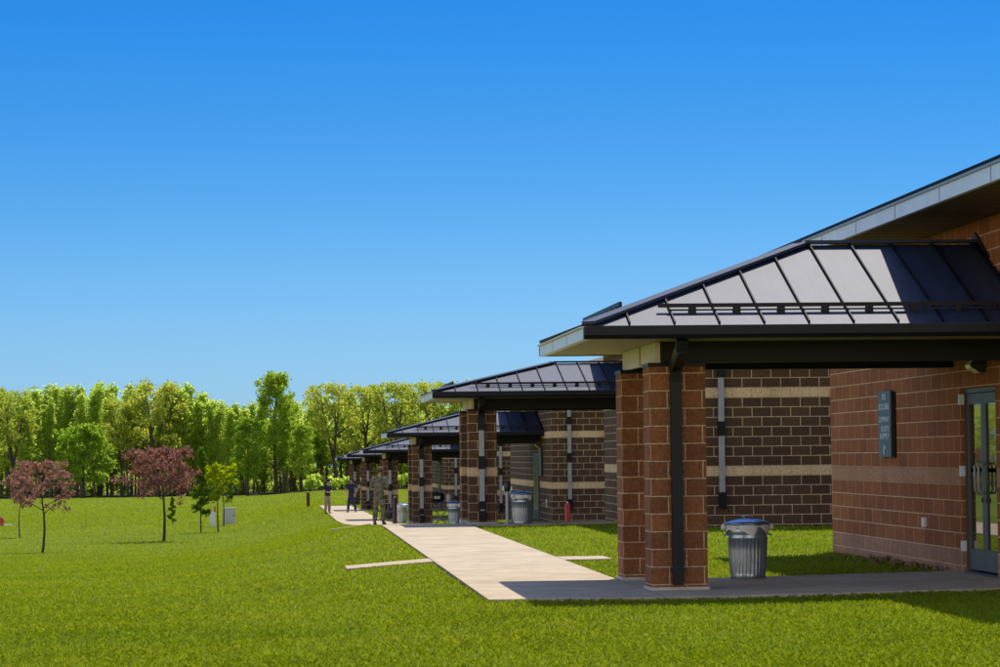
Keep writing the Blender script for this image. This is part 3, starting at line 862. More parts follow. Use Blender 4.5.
# ------------------------------------------------------------------ small outdoor things
r = empty('smokers_post', (0, 0, 0), 'slim grey steel post with a black head left of the second canopy can', 'ash post')
MB().lathe([(.10, 0), (.10, .02), (.045, .03), (.04, .72), (.04, .74)], 16).build('post', MAT['pipe_grey'], r, smooth=False)
hd = MB().lathe([(.04, .735), (.075, .76), (.085, .84), (.075, .93), (.05, .97), (.0, .98)], 16).build('head', MAT['black'], r, smooth=True)
for s in (-1, 1): MB().box(s*.09-.02, s*.09+.02, -.03, .03, .76, .86).build('ash_port', MAT['lamp_lens'], hd)
put(r, 507.3, 65.6, lift=.035)

r = empty('standpipe', (0, 0, 0), 'short red standpipe with a cap on the grass by the third building wall', 'standpipe')
MB().lathe([(.085, -.1), (.085, .52), (.092, .53), (.092, .56), (.085, .57), (.07, .62), (.0, .64)], 20).build('pipe', MAT['red'], r, smooth=False)
MB().lathe([(.03, .64), (.03, .67), (.0, .68)], 10).build('cap', MAT['white_box'], r)
put(r, 567.3, 90.2)

def bollard(label):
    r = empty('bollard', (0, 0, 0), label, 'bollard', 'maroon bollards beside the path')
    MB().lathe([(.11, -.2), (.11, .92), (.10, .97), (.06, 1.0), (.0, 1.01)], 18).build('post', MAT['maroon'], r, smooth=False)
    return r
bo = bollard('maroon bollard standing alone on the far lawn left of the two men')
put(bo, 308, row_y(308, 507))
c = copy_tree(bo); c['label'] = 'maroon bollard at the right side of the soldier by the fourth pillar'; put(c, 394.6, 104.0); c.scale = (.72, .72, 1.0)

# picnic table, dark, behind the fourth trash can
r = empty('picnic_table', (0, 0, 0), 'dark metal picnic table on the grass beyond the can right of the soldier', 'picnic table')
mb = MB()
for k in range(5): mb.box(-.9, .9, -.36+k*.147, -.36+k*.147+.135, .73, .76)
mb.build('tabletop', MAT['black'], r)
for s in (-1, 1):
    mb = MB()
    for k in range(2): mb.box(-.9, .9, s*.72-.14+k*.147, s*.72-.14+k*.147+.135, .43, .46)
    mb.build('bench', MAT['black'], r)
    mb = MB(); mb.bar((s*.6, -.75, 0), (s*.6, -.2, .73), .06, .05); mb.bar((s*.6, .75, 0), (s*.6, .2, .73), .06, .05); mb.bar((s*.6, -.8, .41), (s*.6, .8, .41), .05, .05)
    mb.build('leg_frame', MAT['black'], r)
put(r, 402, 118.0, rz=.2)

# folding table with gear under the third canopy, right of the pillar
r = empty('folding_table', (0, 0, 0), 'dark folding table on thin grey legs right of the third canopy pillar', 'table')
MB().box(-.45, .45, -.3, .3, .70, .735).build('tabletop', MAT['black'], r, bevel=.008)
for sx in (-1, 1):
    for sy in (-1, 1):
        MB().tube([(sx*.40, sy*.25, .70), (-sx*.18, sy*.25, .0)], .014, 8).build('leg', MAT['pipe_grey'], r)
put(r, 440.5, 97.8, lift=.03)
tx, ty, tz = r.location
bgm = MB()
def lump(mb, sx, sy, sz, seed, zb=0):
    rg = random.Random(seed); ph = [rg.uniform(0, 6) for _ in range(3)]
    vs = []; fs = []; n = 16; m_ = 9
    for i in range(m_):
        th = math.pi*i/(m_-1)
        for k in range(n):
            a = 2*math.pi*k/n
            sq = 1/ (abs(math.cos(a))**4 + abs(math.sin(a))**4)**.25
            rr = (math.sin(th)**.55) * sq * (1 + .06*math.sin(3*a+ph[0]) + .05*math.sin(5*th+ph[1]))
            vs.append((sx*rr*math.cos(a), sy*rr*math.sin(a), zb + sz*(1-math.cos(th))/2))
    for i in range(m_-1):
        for k in range(n): fs.append((i*n+k, i*n+(k+1) % n, (i+1)*n+(k+1) % n, (i+1)*n+k))
    mb.add(vs, fs)
rb = empty('kit_bag', (tx-.12, ty, tz+.736), 'black kit bag lying on the dark folding table', 'bag')
mb = MB(); lump(mb, .26, .2, .34, 3); bd = mb.build('bag_body', MAT['black'], rb, smooth=True)
MB().tube([(-.12, -.19, .22), (-.1, -.24, .36), (.1, -.24, .36), (.12, -.19, .22)], .013, 6).build('strap', MAT['maroon'], rb)
MB().box(-.10, .10, -.225, -.19, .10, .2).build('pocket', MAT['bag'], rb, bevel=.01)
rb = empty('water_jug', (tx+.27, ty-.05, tz+.736), 'pale water jug beside the black bag on the folding table', 'jug')
MB().lathe([(.09, 0), (.095, .02), (.095, .2), (.07, .25), (.035, .27)], 18).build('jug_body', MAT['white_box'], rb, smooth=True)
MB().lathe([(.037, .27), (.037, .30), (.0, .305)], 12).build('cap', MAT['red'], rb)

# left lawn: hydrant, cabinet, marker
r = empty('fire_hydrant', (0, 0, 0), 'red fire hydrant on the lawn at the left edge of the picture', 'hydrant')
MB().lathe([(.13, -.1), (.13, .03), (.10, .04), (.095, .42), (.115, .43), (.115, .46), (.10, .50), (.06, .56), (.03, .58), (.03, .62), (.0, .62)], 20).build('barrel', MAT['red'], r, smooth=False)
for s in (-1, 1): MB().tube([(s*.08, 0, .33), (s*.17, 0, .33)], [.05, .055], 12).build('nozzle', MAT['red'], r)
MB().tube([(0, -.08, .27), (0, -.18, .27)], [.06, .07], 12).build('nozzle', MAT['red'], r)
put(r, 1.5, row_y(1.5, 526.3)); r.scale = (1.15, 1.15, 1.0)
r = empty('concrete_pad', (0, 0, 0), 'small pale concrete pad on the lawn right of the red hydrant', 'concrete pad')
MB().box(-.28, .28, -.5, .5, -.1, .06).build('pad', MAT['plinth'], r, bevel=.01)
put(r, 7.2, row_y(7.2, 525.5))

r = empty('utility_cabinet', (0, 0, 0), 'pale grey utility cabinet standing on the lawn behind the yellow-green tree', 'cabinet')
MB().box(-.37, .37, -.3, .3, .04, .93).build('body', MAT['box_grey'], r, bevel=.012)
MB().box(-.40, .40, -.34, .33, .93, .985).build('lid', MAT['box_grey'], r, bevel=.012)
MB().box(-.42, .42, -.35, .35, -.15, .04).build('pad', MAT['plinth'], r)
MB().box(-.33, .33, -.312, -.302, .10, .88).build('door', MAT['box_grey'], r)
MB().box(.24, .28, -.33, -.313, .45, .56).build('handle', MAT['dark_metal'], r)
put(r, 229, row_y(229, 524))
r = empty('utility_marker', (0, 0, 0), 'white marker post with yellow and red top between the two young green trees', 'marker post')
MB().box(-.05, .05, -.02, .02, -.1, 1.25).build('post', MAT['white_box'], r, bevel=.008)
MB().box(-.16, .16, -.04, -.022, .15, .85).build('panel', MAT['white_box'], r)
MB().box(-.052, .052, -.026, -.0215, .90, 1.24).build('band', MAT['yellow'], r)
p = MB().box(.09, .17, -.03, -.01, -.1, 1.2).build('side_post', MAT['white_box'], r)
MB().box(.085, .175, -.035, -.031, .85, 1.18).build('red_plate', MAT['red'], p)
put(r, 212.5, row_y(212.5, 527))

# ------------------------------------------------------------------ trees
def unit(v):
    return v / (np.linalg.norm(v) + 1e-9)
def leaf_cloud(rng, centres, radii, n_each, size, flat=.75, elong=1.6):
    """small rhombic leaves scattered in clumps: arrays of verts and quads"""
    cs = np.repeat(centres, n_each, 0); rs = np.repeat(radii, n_each)
    n = len(cs)
    d = rng.normal(size=(n, 3)); d /= np.linalg.norm(d, axis=1)[:, None]
    rr = rng.random(n) ** .55
    p = cs + d * (rs * rr)[:, None] * np.array([1, 1, flat])
    a = rng.normal(size=(n, 3)); a /= np.linalg.norm(a, axis=1)[:, None]
    b = np.cross(a, rng.normal(size=(n, 3))); b /= np.linalg.norm(b, axis=1)[:, None]
    s = size * rng.uniform(.6, 1.3, n)[:, None]
    V = np.stack([p - a*s*elong/2, p + b*s/2, p + a*s*elong/2, p - b*s/2], 1).reshape(-1, 3)
    Fq = np.arange(4*n).reshape(-1, 4)
    return V, Fq
def make_tree(name, seed, H, first, spread, trunk_r, leaf, bark, n_limb=16, n_leaf=40, leaf_size=.35, clump=.9, rise=.6, style='broad', fork=False, sub=3):
    """tapered trunk with limbs and twigs, crown of leaf clumps along the limbs; returns an empty with trunk and crown"""
    rng = np.random.default_rng(seed)
    root = empty(name, (0, 0, 0))
    tb = MB(); cent = []; rad = []
    leaders = [(0.0, 0.0, 1.0)]
    if fork:
        leaders = []
        a0 = rng.uniform(0, 6.28)
        for k in range(2 if fork is True else fork):
            a = a0 + k*math.pi*2/(2 if fork is True else fork) + rng.uniform(-.3, .3)
            leaders.append((math.cos(a)*.28, math.sin(a)*.28, 1.0))
        zf = first * H * .9
        tb.tube([(0,0,-.3), (rng.normal()*.01*H, rng.normal()*.01*H, zf*.5), (0, 0, zf)], [trunk_r*1.15, trunk_r*.9, trunk_r*.8], 8)
    for (lx, ly, lz) in leaders:
        pts = []; n = 7
        z0 = -.3 if not fork else first*H*.88
        wob = rng.normal(size=2)*.012*H
        for i in range(n):
            q = i/(n-1)
            z = z0 + (H*.93 - z0)*q
            pts.append(np.array([lx*(z-z0)*.75 + wob[0]*math.sin(q*5), ly*(z-z0)*.75 + wob[1]*math.sin(q*4), z]))
        r0 = trunk_r if not fork else trunk_r*.62
        tb.tube(pts, [r0*(1.12 - 1.0*i/(n-1)) + .008*H*.05 for i in range(n)], 8)
        nl = n_limb if not fork else max(5, n_limb//len(leaders))
        for k in range(nl):
            q = (k + rng.uniform(.1, .9))/nl
            z = first*H + (H*.93 - first*H)*q
            qq = np.clip((z - z0)/(H*.93 - z0), 0, 1)
            base = np.array([np.interp(qq, np.linspace(0, 1, n), [p[j] for p in pts]) for j in range(3)])
            if style == 'slim': prof = (.55 + .45*math.sin(math.pi*min(1, q*1.1+.1))) * (1 - .72*q)
            elif style == 'round': prof = math.sqrt(max(.05, 1 - (1.7*(q-.42))**2))
            else: prof = math.sqrt(max(.06, 1 - (1.75*(q-.45))**2))
            L = spread * prof * rng.uniform(.75, 1.1)
            a = k*2.399 + rng.uniform(-.5, .5)
            up = rise * (1 + .7*q) * rng.uniform(.7, 1.3)
            d = unit(np.array([math.cos(a), math.sin(a), up]))
            tip = base + d*L
            if tip[2] > H: tip[2] = H - rng.uniform(0, .04)*H
            midp = base + d*L*.5 + np.array([0, 0, .05*L])
            rl = trunk_r*.42*(1 - .6*q)
            tb.tube([base, midp, tip], [rl, rl*.6, rl*.22], 5, caps=False)
            for s in (.55, .8, 1.0):
                cp = base + (tip-base)*s + np.array([0, 0, .05*L*(1-s)])
                cent.append(cp + rng.normal(size=3)*clump*.25); rad.append(clump*rng.uniform(.6, 1.15)*(.8 if s == 1.0 else 1)*(1 - (.5*q if style == 'slim' else 0)))
            for s in range(sub):
                f = rng.uniform(.35, .95)
                bp_ = base + (tip-base)*f
                d2 = unit(d + rng.normal(size=3)*.65 + np.array([0, 0, .25]))
                t2 = bp_ + d2*L*rng.uniform(.25, .5)
                if t2[2] > H*1.0: t2[2] = H*rng.uniform(.95, 1.0)
                tb.tube([bp_, t2], [rl*.38, rl*.12], 4, caps=False)
                cent.append(t2); rad.append(clump*rng.uniform(.5, 1.0))
        cent.append(pts[-1] + np.array([0, 0, .05*H])); rad.append(clump*.55)
        if style == 'slim':
            cent.append(pts[-1] + np.array([0, 0, .005*H])); rad.append(clump*.6)
    tb.build('trunk', bark, root, smooth=True)
    cent = np.array(cent); rad = np.array(rad)
    Vv, Fq = leaf_cloud(rng, cent, rad, n_leaf, leaf_size)
    keep = Vv[:, 2].reshape(-1, 4).min(1) > .15
    Fq = Fq[keep]
    idx = np.unique(Fq); rem = np.zeros(len(Vv), int); rem[idx] = np.arange(len(idx))
    fast_mesh('crown', Vv[idx], rem[Fq], leaf, root)
    return root

# prototypes for the tree line; all normalised to their own height and scaled when placed
FOREST = 'trees of the woodland edge behind the lawn'
def proto(kind, seed):
    if kind == 'aspen':
        return make_tree('slim_tree', seed, 15.5, .22, 2.1, .15, MAT['leaf_aspen'], MAT['bark_grey'], 24, 30, .20, 1.15, 1.25, 'slim', sub=3), 15.5
    if kind == 'oak':
        return make_tree('broad_tree', seed, 15.5, .34, 4.3, .33, MAT['leaf_olive'], MAT['bark'], 22, 44, .21, 1.25, .62, 'broad', fork=(2 if seed % 2 else 3), sub=3), 15.5
    if kind == 'green':
        return make_tree('leafy_tree', seed, 15.5, .16, 3.9, .26, MAT['leaf_green'], MAT['bark'], 28, 66, .22, 1.2, .7, 'broad', sub=3), 15.5
    return make_tree('round_tree', seed, 10.0, .10, 4.2, .2, MAT['leaf_green'], MAT['bark'], 30, 70, .24, 1.05, .55, 'round', sub=3), 10.0
PROTO = {k: [proto(k, s) for s in seeds] for k, seeds in (('aspen', (11, 12, 13, 14)), ('oak', (21, 22, 24)), ('green', (31, 32)), ('round', (41,)))}
used = set()
rngp = random.Random(77)
def forest_tree(kind, u, top, Y, label, width=1.0, base=None):
    i = rngp.randrange(len(PROTO[kind])); pr, H0 = PROTO[kind][i]
    if (kind, i) in used: t = copy_tree(pr)
    else: t = pr; used.add((kind, i))
    X = px_x(u, Y); z = gz(X, Y)
    h = px_z(u, top, Y) - z
    s = h / H0
    t.location = (X, Y, z); t.scale = (s*width, s*width, s); t.rotation_euler = (0, 0, rngp.uniform(0, 6.28))
    tag(t, label, 'tree', FOREST)
    return t
# trees one can single out, from left to right
forest_tree('oak', 13, 392, 424, 'olive tree with dark forked trunk at the left end of the tree line', .95)
forest_tree('round', 84, 427, 418, 'low round bright green tree in front of the tree line behind the pink trees')
forest_tree('oak', 122, 401, 428, 'yellow-olive tree right behind the round bright green tree', .8)
forest_tree('oak', 154, 384, 426, 'tall wide-branched oak rising above the larger pink tree', 1.0)
forest_tree('green', 276, 374, 424, 'tallest tree of the tree line, leafy green with a narrow top', .85)
forest_tree('green', 248, 418, 420, 'green tree leaning out left of the tallest tree', .9)
forest_tree('green', 302, 425, 420, 'bright leafy tree right of the tallest tree, crown almost to the ground', .95)
forest_tree('oak', 334, 385, 428, 'dark forked tree standing beyond the two men', .95)
forest_tree('oak', 366, 388, 434, 'olive tree right of the dark forked tree, above the far canopies', .95)
forest_tree('oak', 396, 384, 430, 'olive tree above the third canopy roof, widest of the right group', 1.0)
forest_tree('oak', 425, 384, 436, 'olive tree left of the second canopy eave', .95)
forest_tree('green', 412, 425, 428, 'lower bright tree showing between the second and third canopy roofs', 1.0)
forest_tree('oak', 452, 384, 432, 'olive tree mostly hidden behind the second canopy roof', .95)
LS = 'slim pale green tree crowded among others in the tree line'
us = [9, 18, 26, 35, 44, 57, 68, 80, 94, 103, 113, 127, 146, 158, 170, 186, 199, 209, 220, 229, 5, 22, 32, 41, 50, 60, 69, 77, 97, 106, 138, 161, 176, 193, 202, 210, 218, 226, 235, 243, 252, 265, 283, 297, 310, 322, 345, 28, 37, 46, 55, 64, 73, 92, 101, 110, 133, 142, 172, 180, 189, 197, 206, 214, 222, 231, 239, 258, 290, 1, 66, 50, 165, 183, 212, 228, 246]
tops = [397, 398, 396, 394, 394, 392, 392, 390, 390, 388, 390, 390, 390, 392, 392, 392, 396, 398, 402, 405, 395, 394, 390, 388, 390, 388, 390, 386, 384, 386, 386, 388, 390, 392, 394, 400, 402, 404, 406, 404, 400, 396, 396, 400, 404, 398, 396, 396, 388, 386, 385, 387, 384, 388, 380, 382, 386, 384, 382, 386, 384, 394, 391, 396, 398, 405, 402, 398, 392, 394, 392, 394, 392, 395, 402, 404, 408]
for k, (u, tp) in enumerate(zip(us, tops)):
    forest_tree('aspen', u + rngp.uniform(-2, 2), tp + rngp.uniform(-2, 4), 432 + rngp.uniform(-5, 16), LS, rngp.uniform(.95, 1.3))
for u, tp in ((318, 398), (327, 394), (342, 392), (352, 392), (381, 390), (411, 390)):
    forest_tree('aspen', u, tp, 442 + rngp.uniform(-2, 6), LS, 1.35)
for k, u in enumerate((-25, -12, 470, 495, 520)):
    forest_tree('oak', u, 388, 430, 'olive tree standing beyond the roofs or past the left edge', 1.0)

# the depth of the wood behind the front row
rng = np.random.default_rng(5)
tb = MB(); cent = []; rad = []
for k in range(600):
    X = rng.uniform(-150, 62); Y = rng.uniform(438, 500)
    z = gz(X, Y); h = rng.uniform(11.5, 15.6) - (.9 if X > -12 else 0)
    tb.tube([(X, Y, z-.3), (X+rng.normal()*.2, Y, z+h*.5), (X+rng.normal()*.3, Y, z+h)], [.17, .13, .03], 5, caps=False)
    for j in range(14):
        q = rng.uniform(.25, 1)
        cent.append((X + rng.normal()*1.1, Y + rng.normal()*1.1, z + h*q)); rad.append(rng.uniform(.8, 1.5))
for k in range(1300):
    X = rng.uniform(-150, 62); Y = rng.uniform(446, 500); z = gz(X, Y)
    cent.append((X, Y, z + rng.uniform(.3, 2.6))); rad.append(rng.uniform(.9, 1.7))
Vv, Fq = leaf_cloud(rng, np.array(cent), np.array(rad), 48, .24)
wd = fast_mesh('woodland_leaves', Vv, Fq, MAT['leaf_wood'])
wd['kind'] = 'stuff'; wd['label'] = 'dense woodland foliage filling the depth behind the front trees'; wd['category'] = 'woodland'
wt = tb.build('woodland_trunks', MAT['bark'], smooth=True)
wt['kind'] = 'stuff'; wt['label'] = 'many thin dark trunks in the shade of the woodland'; wt['category'] = 'woodland'
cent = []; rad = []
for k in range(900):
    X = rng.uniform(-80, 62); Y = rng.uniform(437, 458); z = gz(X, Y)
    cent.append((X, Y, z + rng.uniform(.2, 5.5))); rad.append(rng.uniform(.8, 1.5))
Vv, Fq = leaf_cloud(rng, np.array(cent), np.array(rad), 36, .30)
un = fast_mesh('undergrowth', Vv, Fq, MAT['leaf_dark'])  # darker leaf colour puts the shade between the trunks into the foliage
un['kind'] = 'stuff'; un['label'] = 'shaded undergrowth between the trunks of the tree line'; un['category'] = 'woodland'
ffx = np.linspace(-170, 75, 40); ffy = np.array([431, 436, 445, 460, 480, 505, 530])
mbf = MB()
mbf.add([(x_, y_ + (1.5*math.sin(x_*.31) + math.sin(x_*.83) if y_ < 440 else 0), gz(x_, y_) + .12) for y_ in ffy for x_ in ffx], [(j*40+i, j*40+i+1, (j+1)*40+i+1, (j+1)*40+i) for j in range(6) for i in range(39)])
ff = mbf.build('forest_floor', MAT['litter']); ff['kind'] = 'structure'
# low bright shrubs at the wood edge
def shrub(u, Y, h, label):
    r = empty('shrub', (0, 0, 0), label, 'shrub', 'shrubs at the wood edge')
    rg = np.random.default_rng(int(u*7))
    tbm = MB(); cs = []
    for k in range(9):
        a = rg.uniform(0, 6.28); q = rg.uniform(.2, 1)
        tip = np.array([math.cos(a)*h*.7*q, math.sin(a)*h*.7*q, h*rg.uniform(.5, 1)])
        tbm.tube([(0, 0, 0), tip], [.04, .012], 4, caps=False); cs += [tip, tip*.6]
    tbm.build('stem', MAT['bark'], r)
    a, b = leaf_cloud(rg, np.array(cs), np.full(len(cs), h*.28), 40, .28)
    fast_mesh('foliage', a, b, MAT['leaf_aspen'], r)
    put(r, u, Y)
shrub(310, 404, 2.2, 'low bright shrub at the wood edge left of the man in khaki')
shrub(333, 398, 1.7, 'low bright shrub at the wood edge just behind the man in khaki')
shrub(352, 402, 2.0, 'low bright shrub at the wood edge behind the man in dark clothes')
shrub(397, 400, 2.2, 'low bright shrub showing between the far pillars')

# lawn trees
def lawn_tree(t, u, Y, label, group=None, s=1.0, rz=0, top=None, H=1.0):
    put(t, u, Y)
    if top: s = (px_z(u, top, Y) - t.location.z) / H
    t.scale = (s, s, s); t.rotation_euler = (0, 0, rz); tag(t, label, 'tree', group)
PK = 'pink flowering trees on the lawn'
t = make_tree('flowering_tree', 3, 3.5, .40, 1.5, .055, MAT['leaf_pink'], MAT['bark'], 15, 14, .085, .25, .55, 'broad', sub=5)
lawn_tree(t, 41, row_y(41, 553), 'smaller pink flowering tree with a loose uneven crown near the left edge', PK, 1.0, 1.2, top=462, H=3.5)
t = make_tree('flowering_tree', 8, 3.9, .45, 1.66, .065, MAT['leaf_pink'], MAT['bark'], 26, 19, .085, .28, .34, 'round', sub=5)
lawn_tree(t, 163, row_y(163, 541.5), 'larger pink flowering tree with a dense rounded crown and slanting trunk', PK, 1.0, 3.44, top=449, H=3.9)
t = make_tree('flowering_tree', 15, 3.3, .45, 1.1, .04, MAT['leaf_pink'], MAT['bark_grey'], 9, 30, .085, .30, .6, 'broad', sub=2)
lawn_tree(t, 20, row_y(20, 538), 'thin pink tree on a pale straight stem behind the smaller pink tree', PK, 1.0, top=474, H=3.3)
t = make_tree('young_tree', 18, 4.25, .18, .62, .035, MAT['leaf_young'], MAT['bark'], 15, 24, .11, .28, .45, 'slim', sub=2)
lawn_tree(t, 201, row_y(201, 533), 'young upright green tree with leaves low down its stem', top=447, H=4.25)
t = make_tree('young_tree', 19, 3.0, .45, 1.0, .045, MAT['leaf_yellow'], MAT['bark_grey'], 11, 26, .10, .28, .5, 'broad', sub=3)
lawn_tree(t, 218, row_y(218, 532), 'young tree with bright yellow-green leaves spreading to the right', None, 1.0, 2.2, top=467, H=3.0)
t = make_tree('young_tree', 27, 3.4, .42, .9, .05, MAT['leaf_young'], MAT['bark_grey'], 10, 22, .10, .28, .5, 'broad', sub=2)
lawn_tree(t, 223, row_y(223, 526), 'young green tree standing directly behind the yellow-green one', top=470, H=3.4)
t = make_tree('sapling', 29, 1.7, .1, .3, .02, MAT['leaf_young'], MAT['bark'], 9, 22, .08, .15, .6, 'slim', sub=2)
lawn_tree(t, 172, row_y(172, 525), 'small leafy sapling between the pink tree trunk and the green young tree', top=497, H=1.7)

# ------------------------------------------------------------------ people
def skin_obj(name, pts, edges, mat, parent, subsurf=2, root=0):
    me = bpy.data.meshes.new(name)
    me.from_pydata([p[:3] for p in pts], edges, [])
    ob = bpy.data.objects.new(name, me); C.objects.link(ob)
    md = ob.modifiers.new('Skin', 'SKIN'); md.use_smooth_shade = True; md.branch_smoothing = .3
    lay = me.skin_vertices[0].data
    for i, p in enumerate(pts):
        r = p[3]; lay[i].radius = r if isinstance(r, tuple) else (r, r); lay[i].use_root = (i == root)
    ss = ob.modifiers.new('Sub', 'SUBSURF'); ss.levels = subsurf; ss.render_levels = subsurf
    bpy.context.view_layer.update()
    me2 = bpy.data.meshes.new_from_object(ob.evaluated_get(bpy.context.evaluated_depsgraph_get()))
    me2.name = name
    bpy.data.objects.remove(ob)
    me2.materials.clear(); me2.materials.append(mat)
    for p in me2.polygons: p.use_smooth = True
    o = bpy.data.objects.new(name, me2); C.objects.link(o); o.parent = parent
    return o
def person(label, hgt, arms, legs, mats, head_pitch=0.0, lean=0.0, glasses=False):
    """arms: {'L': (elbow, wrist, hand), 'R': ...}; figure faces -y, feet at z = 0, built at 1.78 m"""
    root = empty('person', (0, 0, 0), label, 'person')
    hp = (0, 0, .96); ch = (0, .0-lean*.5, 1.28); sh = 1.46; nk = (0, -.01-lean, 1.50)
    hd = (0, -.03-lean-head_pitch*.05, 1.66)
    P = []; E = []
    def add(p, r, par=None):
        P.append((p[0], p[1], p[2], r)); i = len(P)-1
        if par is not None: E.append((par, i))
        return i
    # continuous body
    pel = add(hp, (.14, .10)); ab = add((0, -.01, 1.12), (.125, .09), pel); c = add(ch, (.15, .105), ab)
    n0 = add((0, -.005-lean, 1.45), (.07, .065), c); n1 = add((nk[0], nk[1], 1.54), .055, n0)
    jaw = add((0, hd[1]-.025, 1.605), (.06, .07), n1); cr = add((0, hd[1], 1.69), (.078, .092), jaw); tp = add((0, hd[1]+.005, 1.755), (.055, .065), cr)
    add((0, hd[1]-.115, 1.655), .014, jaw)                        # nose
    for s in (-1, 1): add((s*.085, hd[1]+.01, 1.66), (.012, .02), cr)   # ears
    for sgn, key in ((1, 'L'), (-1, 'R')):
        el, wr, hn = [Vector(q) for q in arms[key]]
        s0 = add((sgn*.185, -lean*.8, 1.43), .062, c); e0 = add(el, .043, s0); w0 = add(wr, .03, e0)
        palm = add(hn, (.035, .022), w0)
        d = (hn - wr).normalized(); side = d.cross(Vector((0, 0, 1)))
        if side.length < .1: side = Vector((1, 0, 0))
        side.normalize(); curl = side.cross(d).normalized()
        for k, ln in enumerate((.072, .082, .078, .062)):
            b0 = hn + d*.035 + side*((k-1.5)*.019)
            m_ = add(b0 + d*ln*.5, .0095, palm); add(b0 + d*ln*.85 - curl*.022*(1 if sgn > 0 else 1), .008, m_)
        tb_ = add(hn + side*(-sgn*.035) + d*.01, .011, palm); add(hn + side*(-sgn*.05) + d*.05, .009, tb_)
    for sgn, key in ((1, 'L'), (-1, 'R')):
        kn, an = [Vector(q) for q in legs[key]]
        h0 = add((sgn*.095, 0, .88), .095, pel); k0 = add(kn, .06, h0); a0 = add(an, .042, k0)
        add((an.x + sgn*.015, an.y-.13, .04), (.04, .03), a0)
    skin_obj('body', P, E, mats['skin'], root)
    # shirt
    P = []; E = []
    b00 = add((0, 0, .88), (.178, .132)); b0 = add((0, 0, .98), (.178, .132), b00); b1_ = add((0, -.01, 1.14), (.165, .122), b0); b2_ = add(ch, (.182, .135), b1_); b3_ = add((0, -.005-lean, 1.43), (.13, .105), b2_); add((0, -.01-lean, 1.50), (.085, .085), b3_)
    for sgn, key in ((1, 'L'), (-1, 'R')):
        el, wr, hn = [Vector(q) for q in arms[key]]
        s0 = add((sgn*.195, -lean*.8, 1.43), .098, b2_)
        sp = Vector((sgn*.19, -lean*.8, 1.425))
        if mats.get('long'):
            e0 = add(el, .062, s0); add(wr, .050, e0)
        else:
            add(sp.lerp(el, .75), .070, s0)
    skin_obj('shirt', P, E, mats['shirt'], root)
    # trousers
    P = []; E = []
    t00 = add((0, 0, 1.06), (.15, .108)); t0 = add((0, 0, .97), (.160, .116), t00); t1 = add((0, .005, .87), (.172, .13), t0)
    for sgn, key in ((1, 'L'), (-1, 'R')):
        kn, an = [Vector(q) for q in legs[key]]
        h0 = add((sgn*.10, .005, .76), .105, t1); k0 = add(kn, .084, h0); k1 = add(kn.lerp(an, .5), .080, k0); add((an.x, an.y+.01, .10), .074, k1)
    skin_obj('trousers', P, E, mats['trousers'], root)
    MB().lathe([(.164, .955), (.164, .995)], 24).build('belt', mats['belt'], root).scale = (1.12, .86, 1)
    for sgn, key in ((1, 'L'), (-1, 'R')):
        kn, an = [Vector(q) for q in legs[key]]
        P = []; E = []
        s0 = add((an.x, an.y+.03, .045), (.045, .045)); s1 = add((an.x+sgn*.01, an.y-.08, .042), (.048, .04), s0); add((an.x+sgn*.02, an.y-.17, .034), (.042, .032), s1)
        u0 = add((an.x, an.y+.01, .13), .052, s0)
        skin_obj('shoe', P, E, mats['shoe'], root)
    # hair and cap
    hy = hd[1]
    hr = MB().lathe([(.074, 1.63), (.089, 1.66), (.091, 1.70)], 20).build('hair', mats['hair'], root, smooth=True)
    hr.location = (0, hy + .018, 0); hr.scale = (1, 1.1, 1)
    cp = MB().lathe([(.094, 1.695), (.096, 1.72), (.092, 1.755), (.078, 1.785), (.045, 1.80), (.0, 1.803)], 24).build('cap', mats['cap'], root, smooth=True)
    cp.location = (0, hy, 0); cp.scale = (1, 1.12, 1)
    br = [(.075*math.cos(a), -.085 - .085*math.sin(a), 1.70 - .012*math.sin(a)) for a in [math.pi*k/8 for k in range(9)]]
    mb = MB(); mb.add([(.085, -.03, 1.702)] + br + [(-.085, -.03, 1.702)] + [(.085, -.03, 1.71)] + [(x_, y_, z_+.008) for x_, y_, z_ in br] + [(-.085, -.03, 1.71)],
        [tuple(range(11)), tuple(range(21, 10, -1))] + [(i, i+11, (i+1) % 11+11, (i+1) % 11) for i in range(11)])
    mb.build('cap_brim', mats['cap'], cp)
    if glasses:
        mb = MB()
        for s in (-1, 1): mb.box(s*.035-.027, s*.035+.027, hy-.112, hy-.10, 1.665, 1.69)
        mb.box(-.012, .012, hy-.112, hy-.105, 1.68, 1.688)
        for s in (-1, 1): mb.box(s*.075-.012, s*.075+.012, hy-.105, hy+.0, 1.68, 1.688)
        mb.build('sunglasses', MAT['black'], root)
    else:
        for s in (-1, 1):
            e_ = MB().lathe([(.002, -.009), (.009, 0), (.002, .009)], 8).build('eye', MAT['black'], root); e_.location = (s*.032, hy-.088, 1.677)
    k = hgt/1.80
    root.scale = (k, k, k)
    return root
LEG = {'L': ((.12, -.02, .50), (.14, .02, .10)), 'R': ((-.12, -.02, .50), (-.14, .02, .10))}
WIDE = {'L': ((.15, -.03, .50), (.21, .0, .10)), 'R': ((-.15, -.03, .50), (-.19, .02, .10))}
base_m = dict(skin=MAT['skin'], hair=MAT['hair'], belt=MAT['black'])
pa = person('man in navy top and khaki trousers standing on the grass edge with hands together', 1.78,
            {'L': ((.27, -.04, 1.17), (.10, -.22, 1.12), (.03, -.26, 1.12)), 'R': ((-.27, -.04, 1.17), (-.11, -.22, 1.10), (-.04, -.25, 1.09))},
            LEG, dict(base_m, shirt=MAT['navy'], trousers=MAT['khaki'], shoe=MAT['boot'], cap=MAT['cap']), .3, .0, True)
put(pa, 327.5, 147.0, lift=.0, rz=.75)
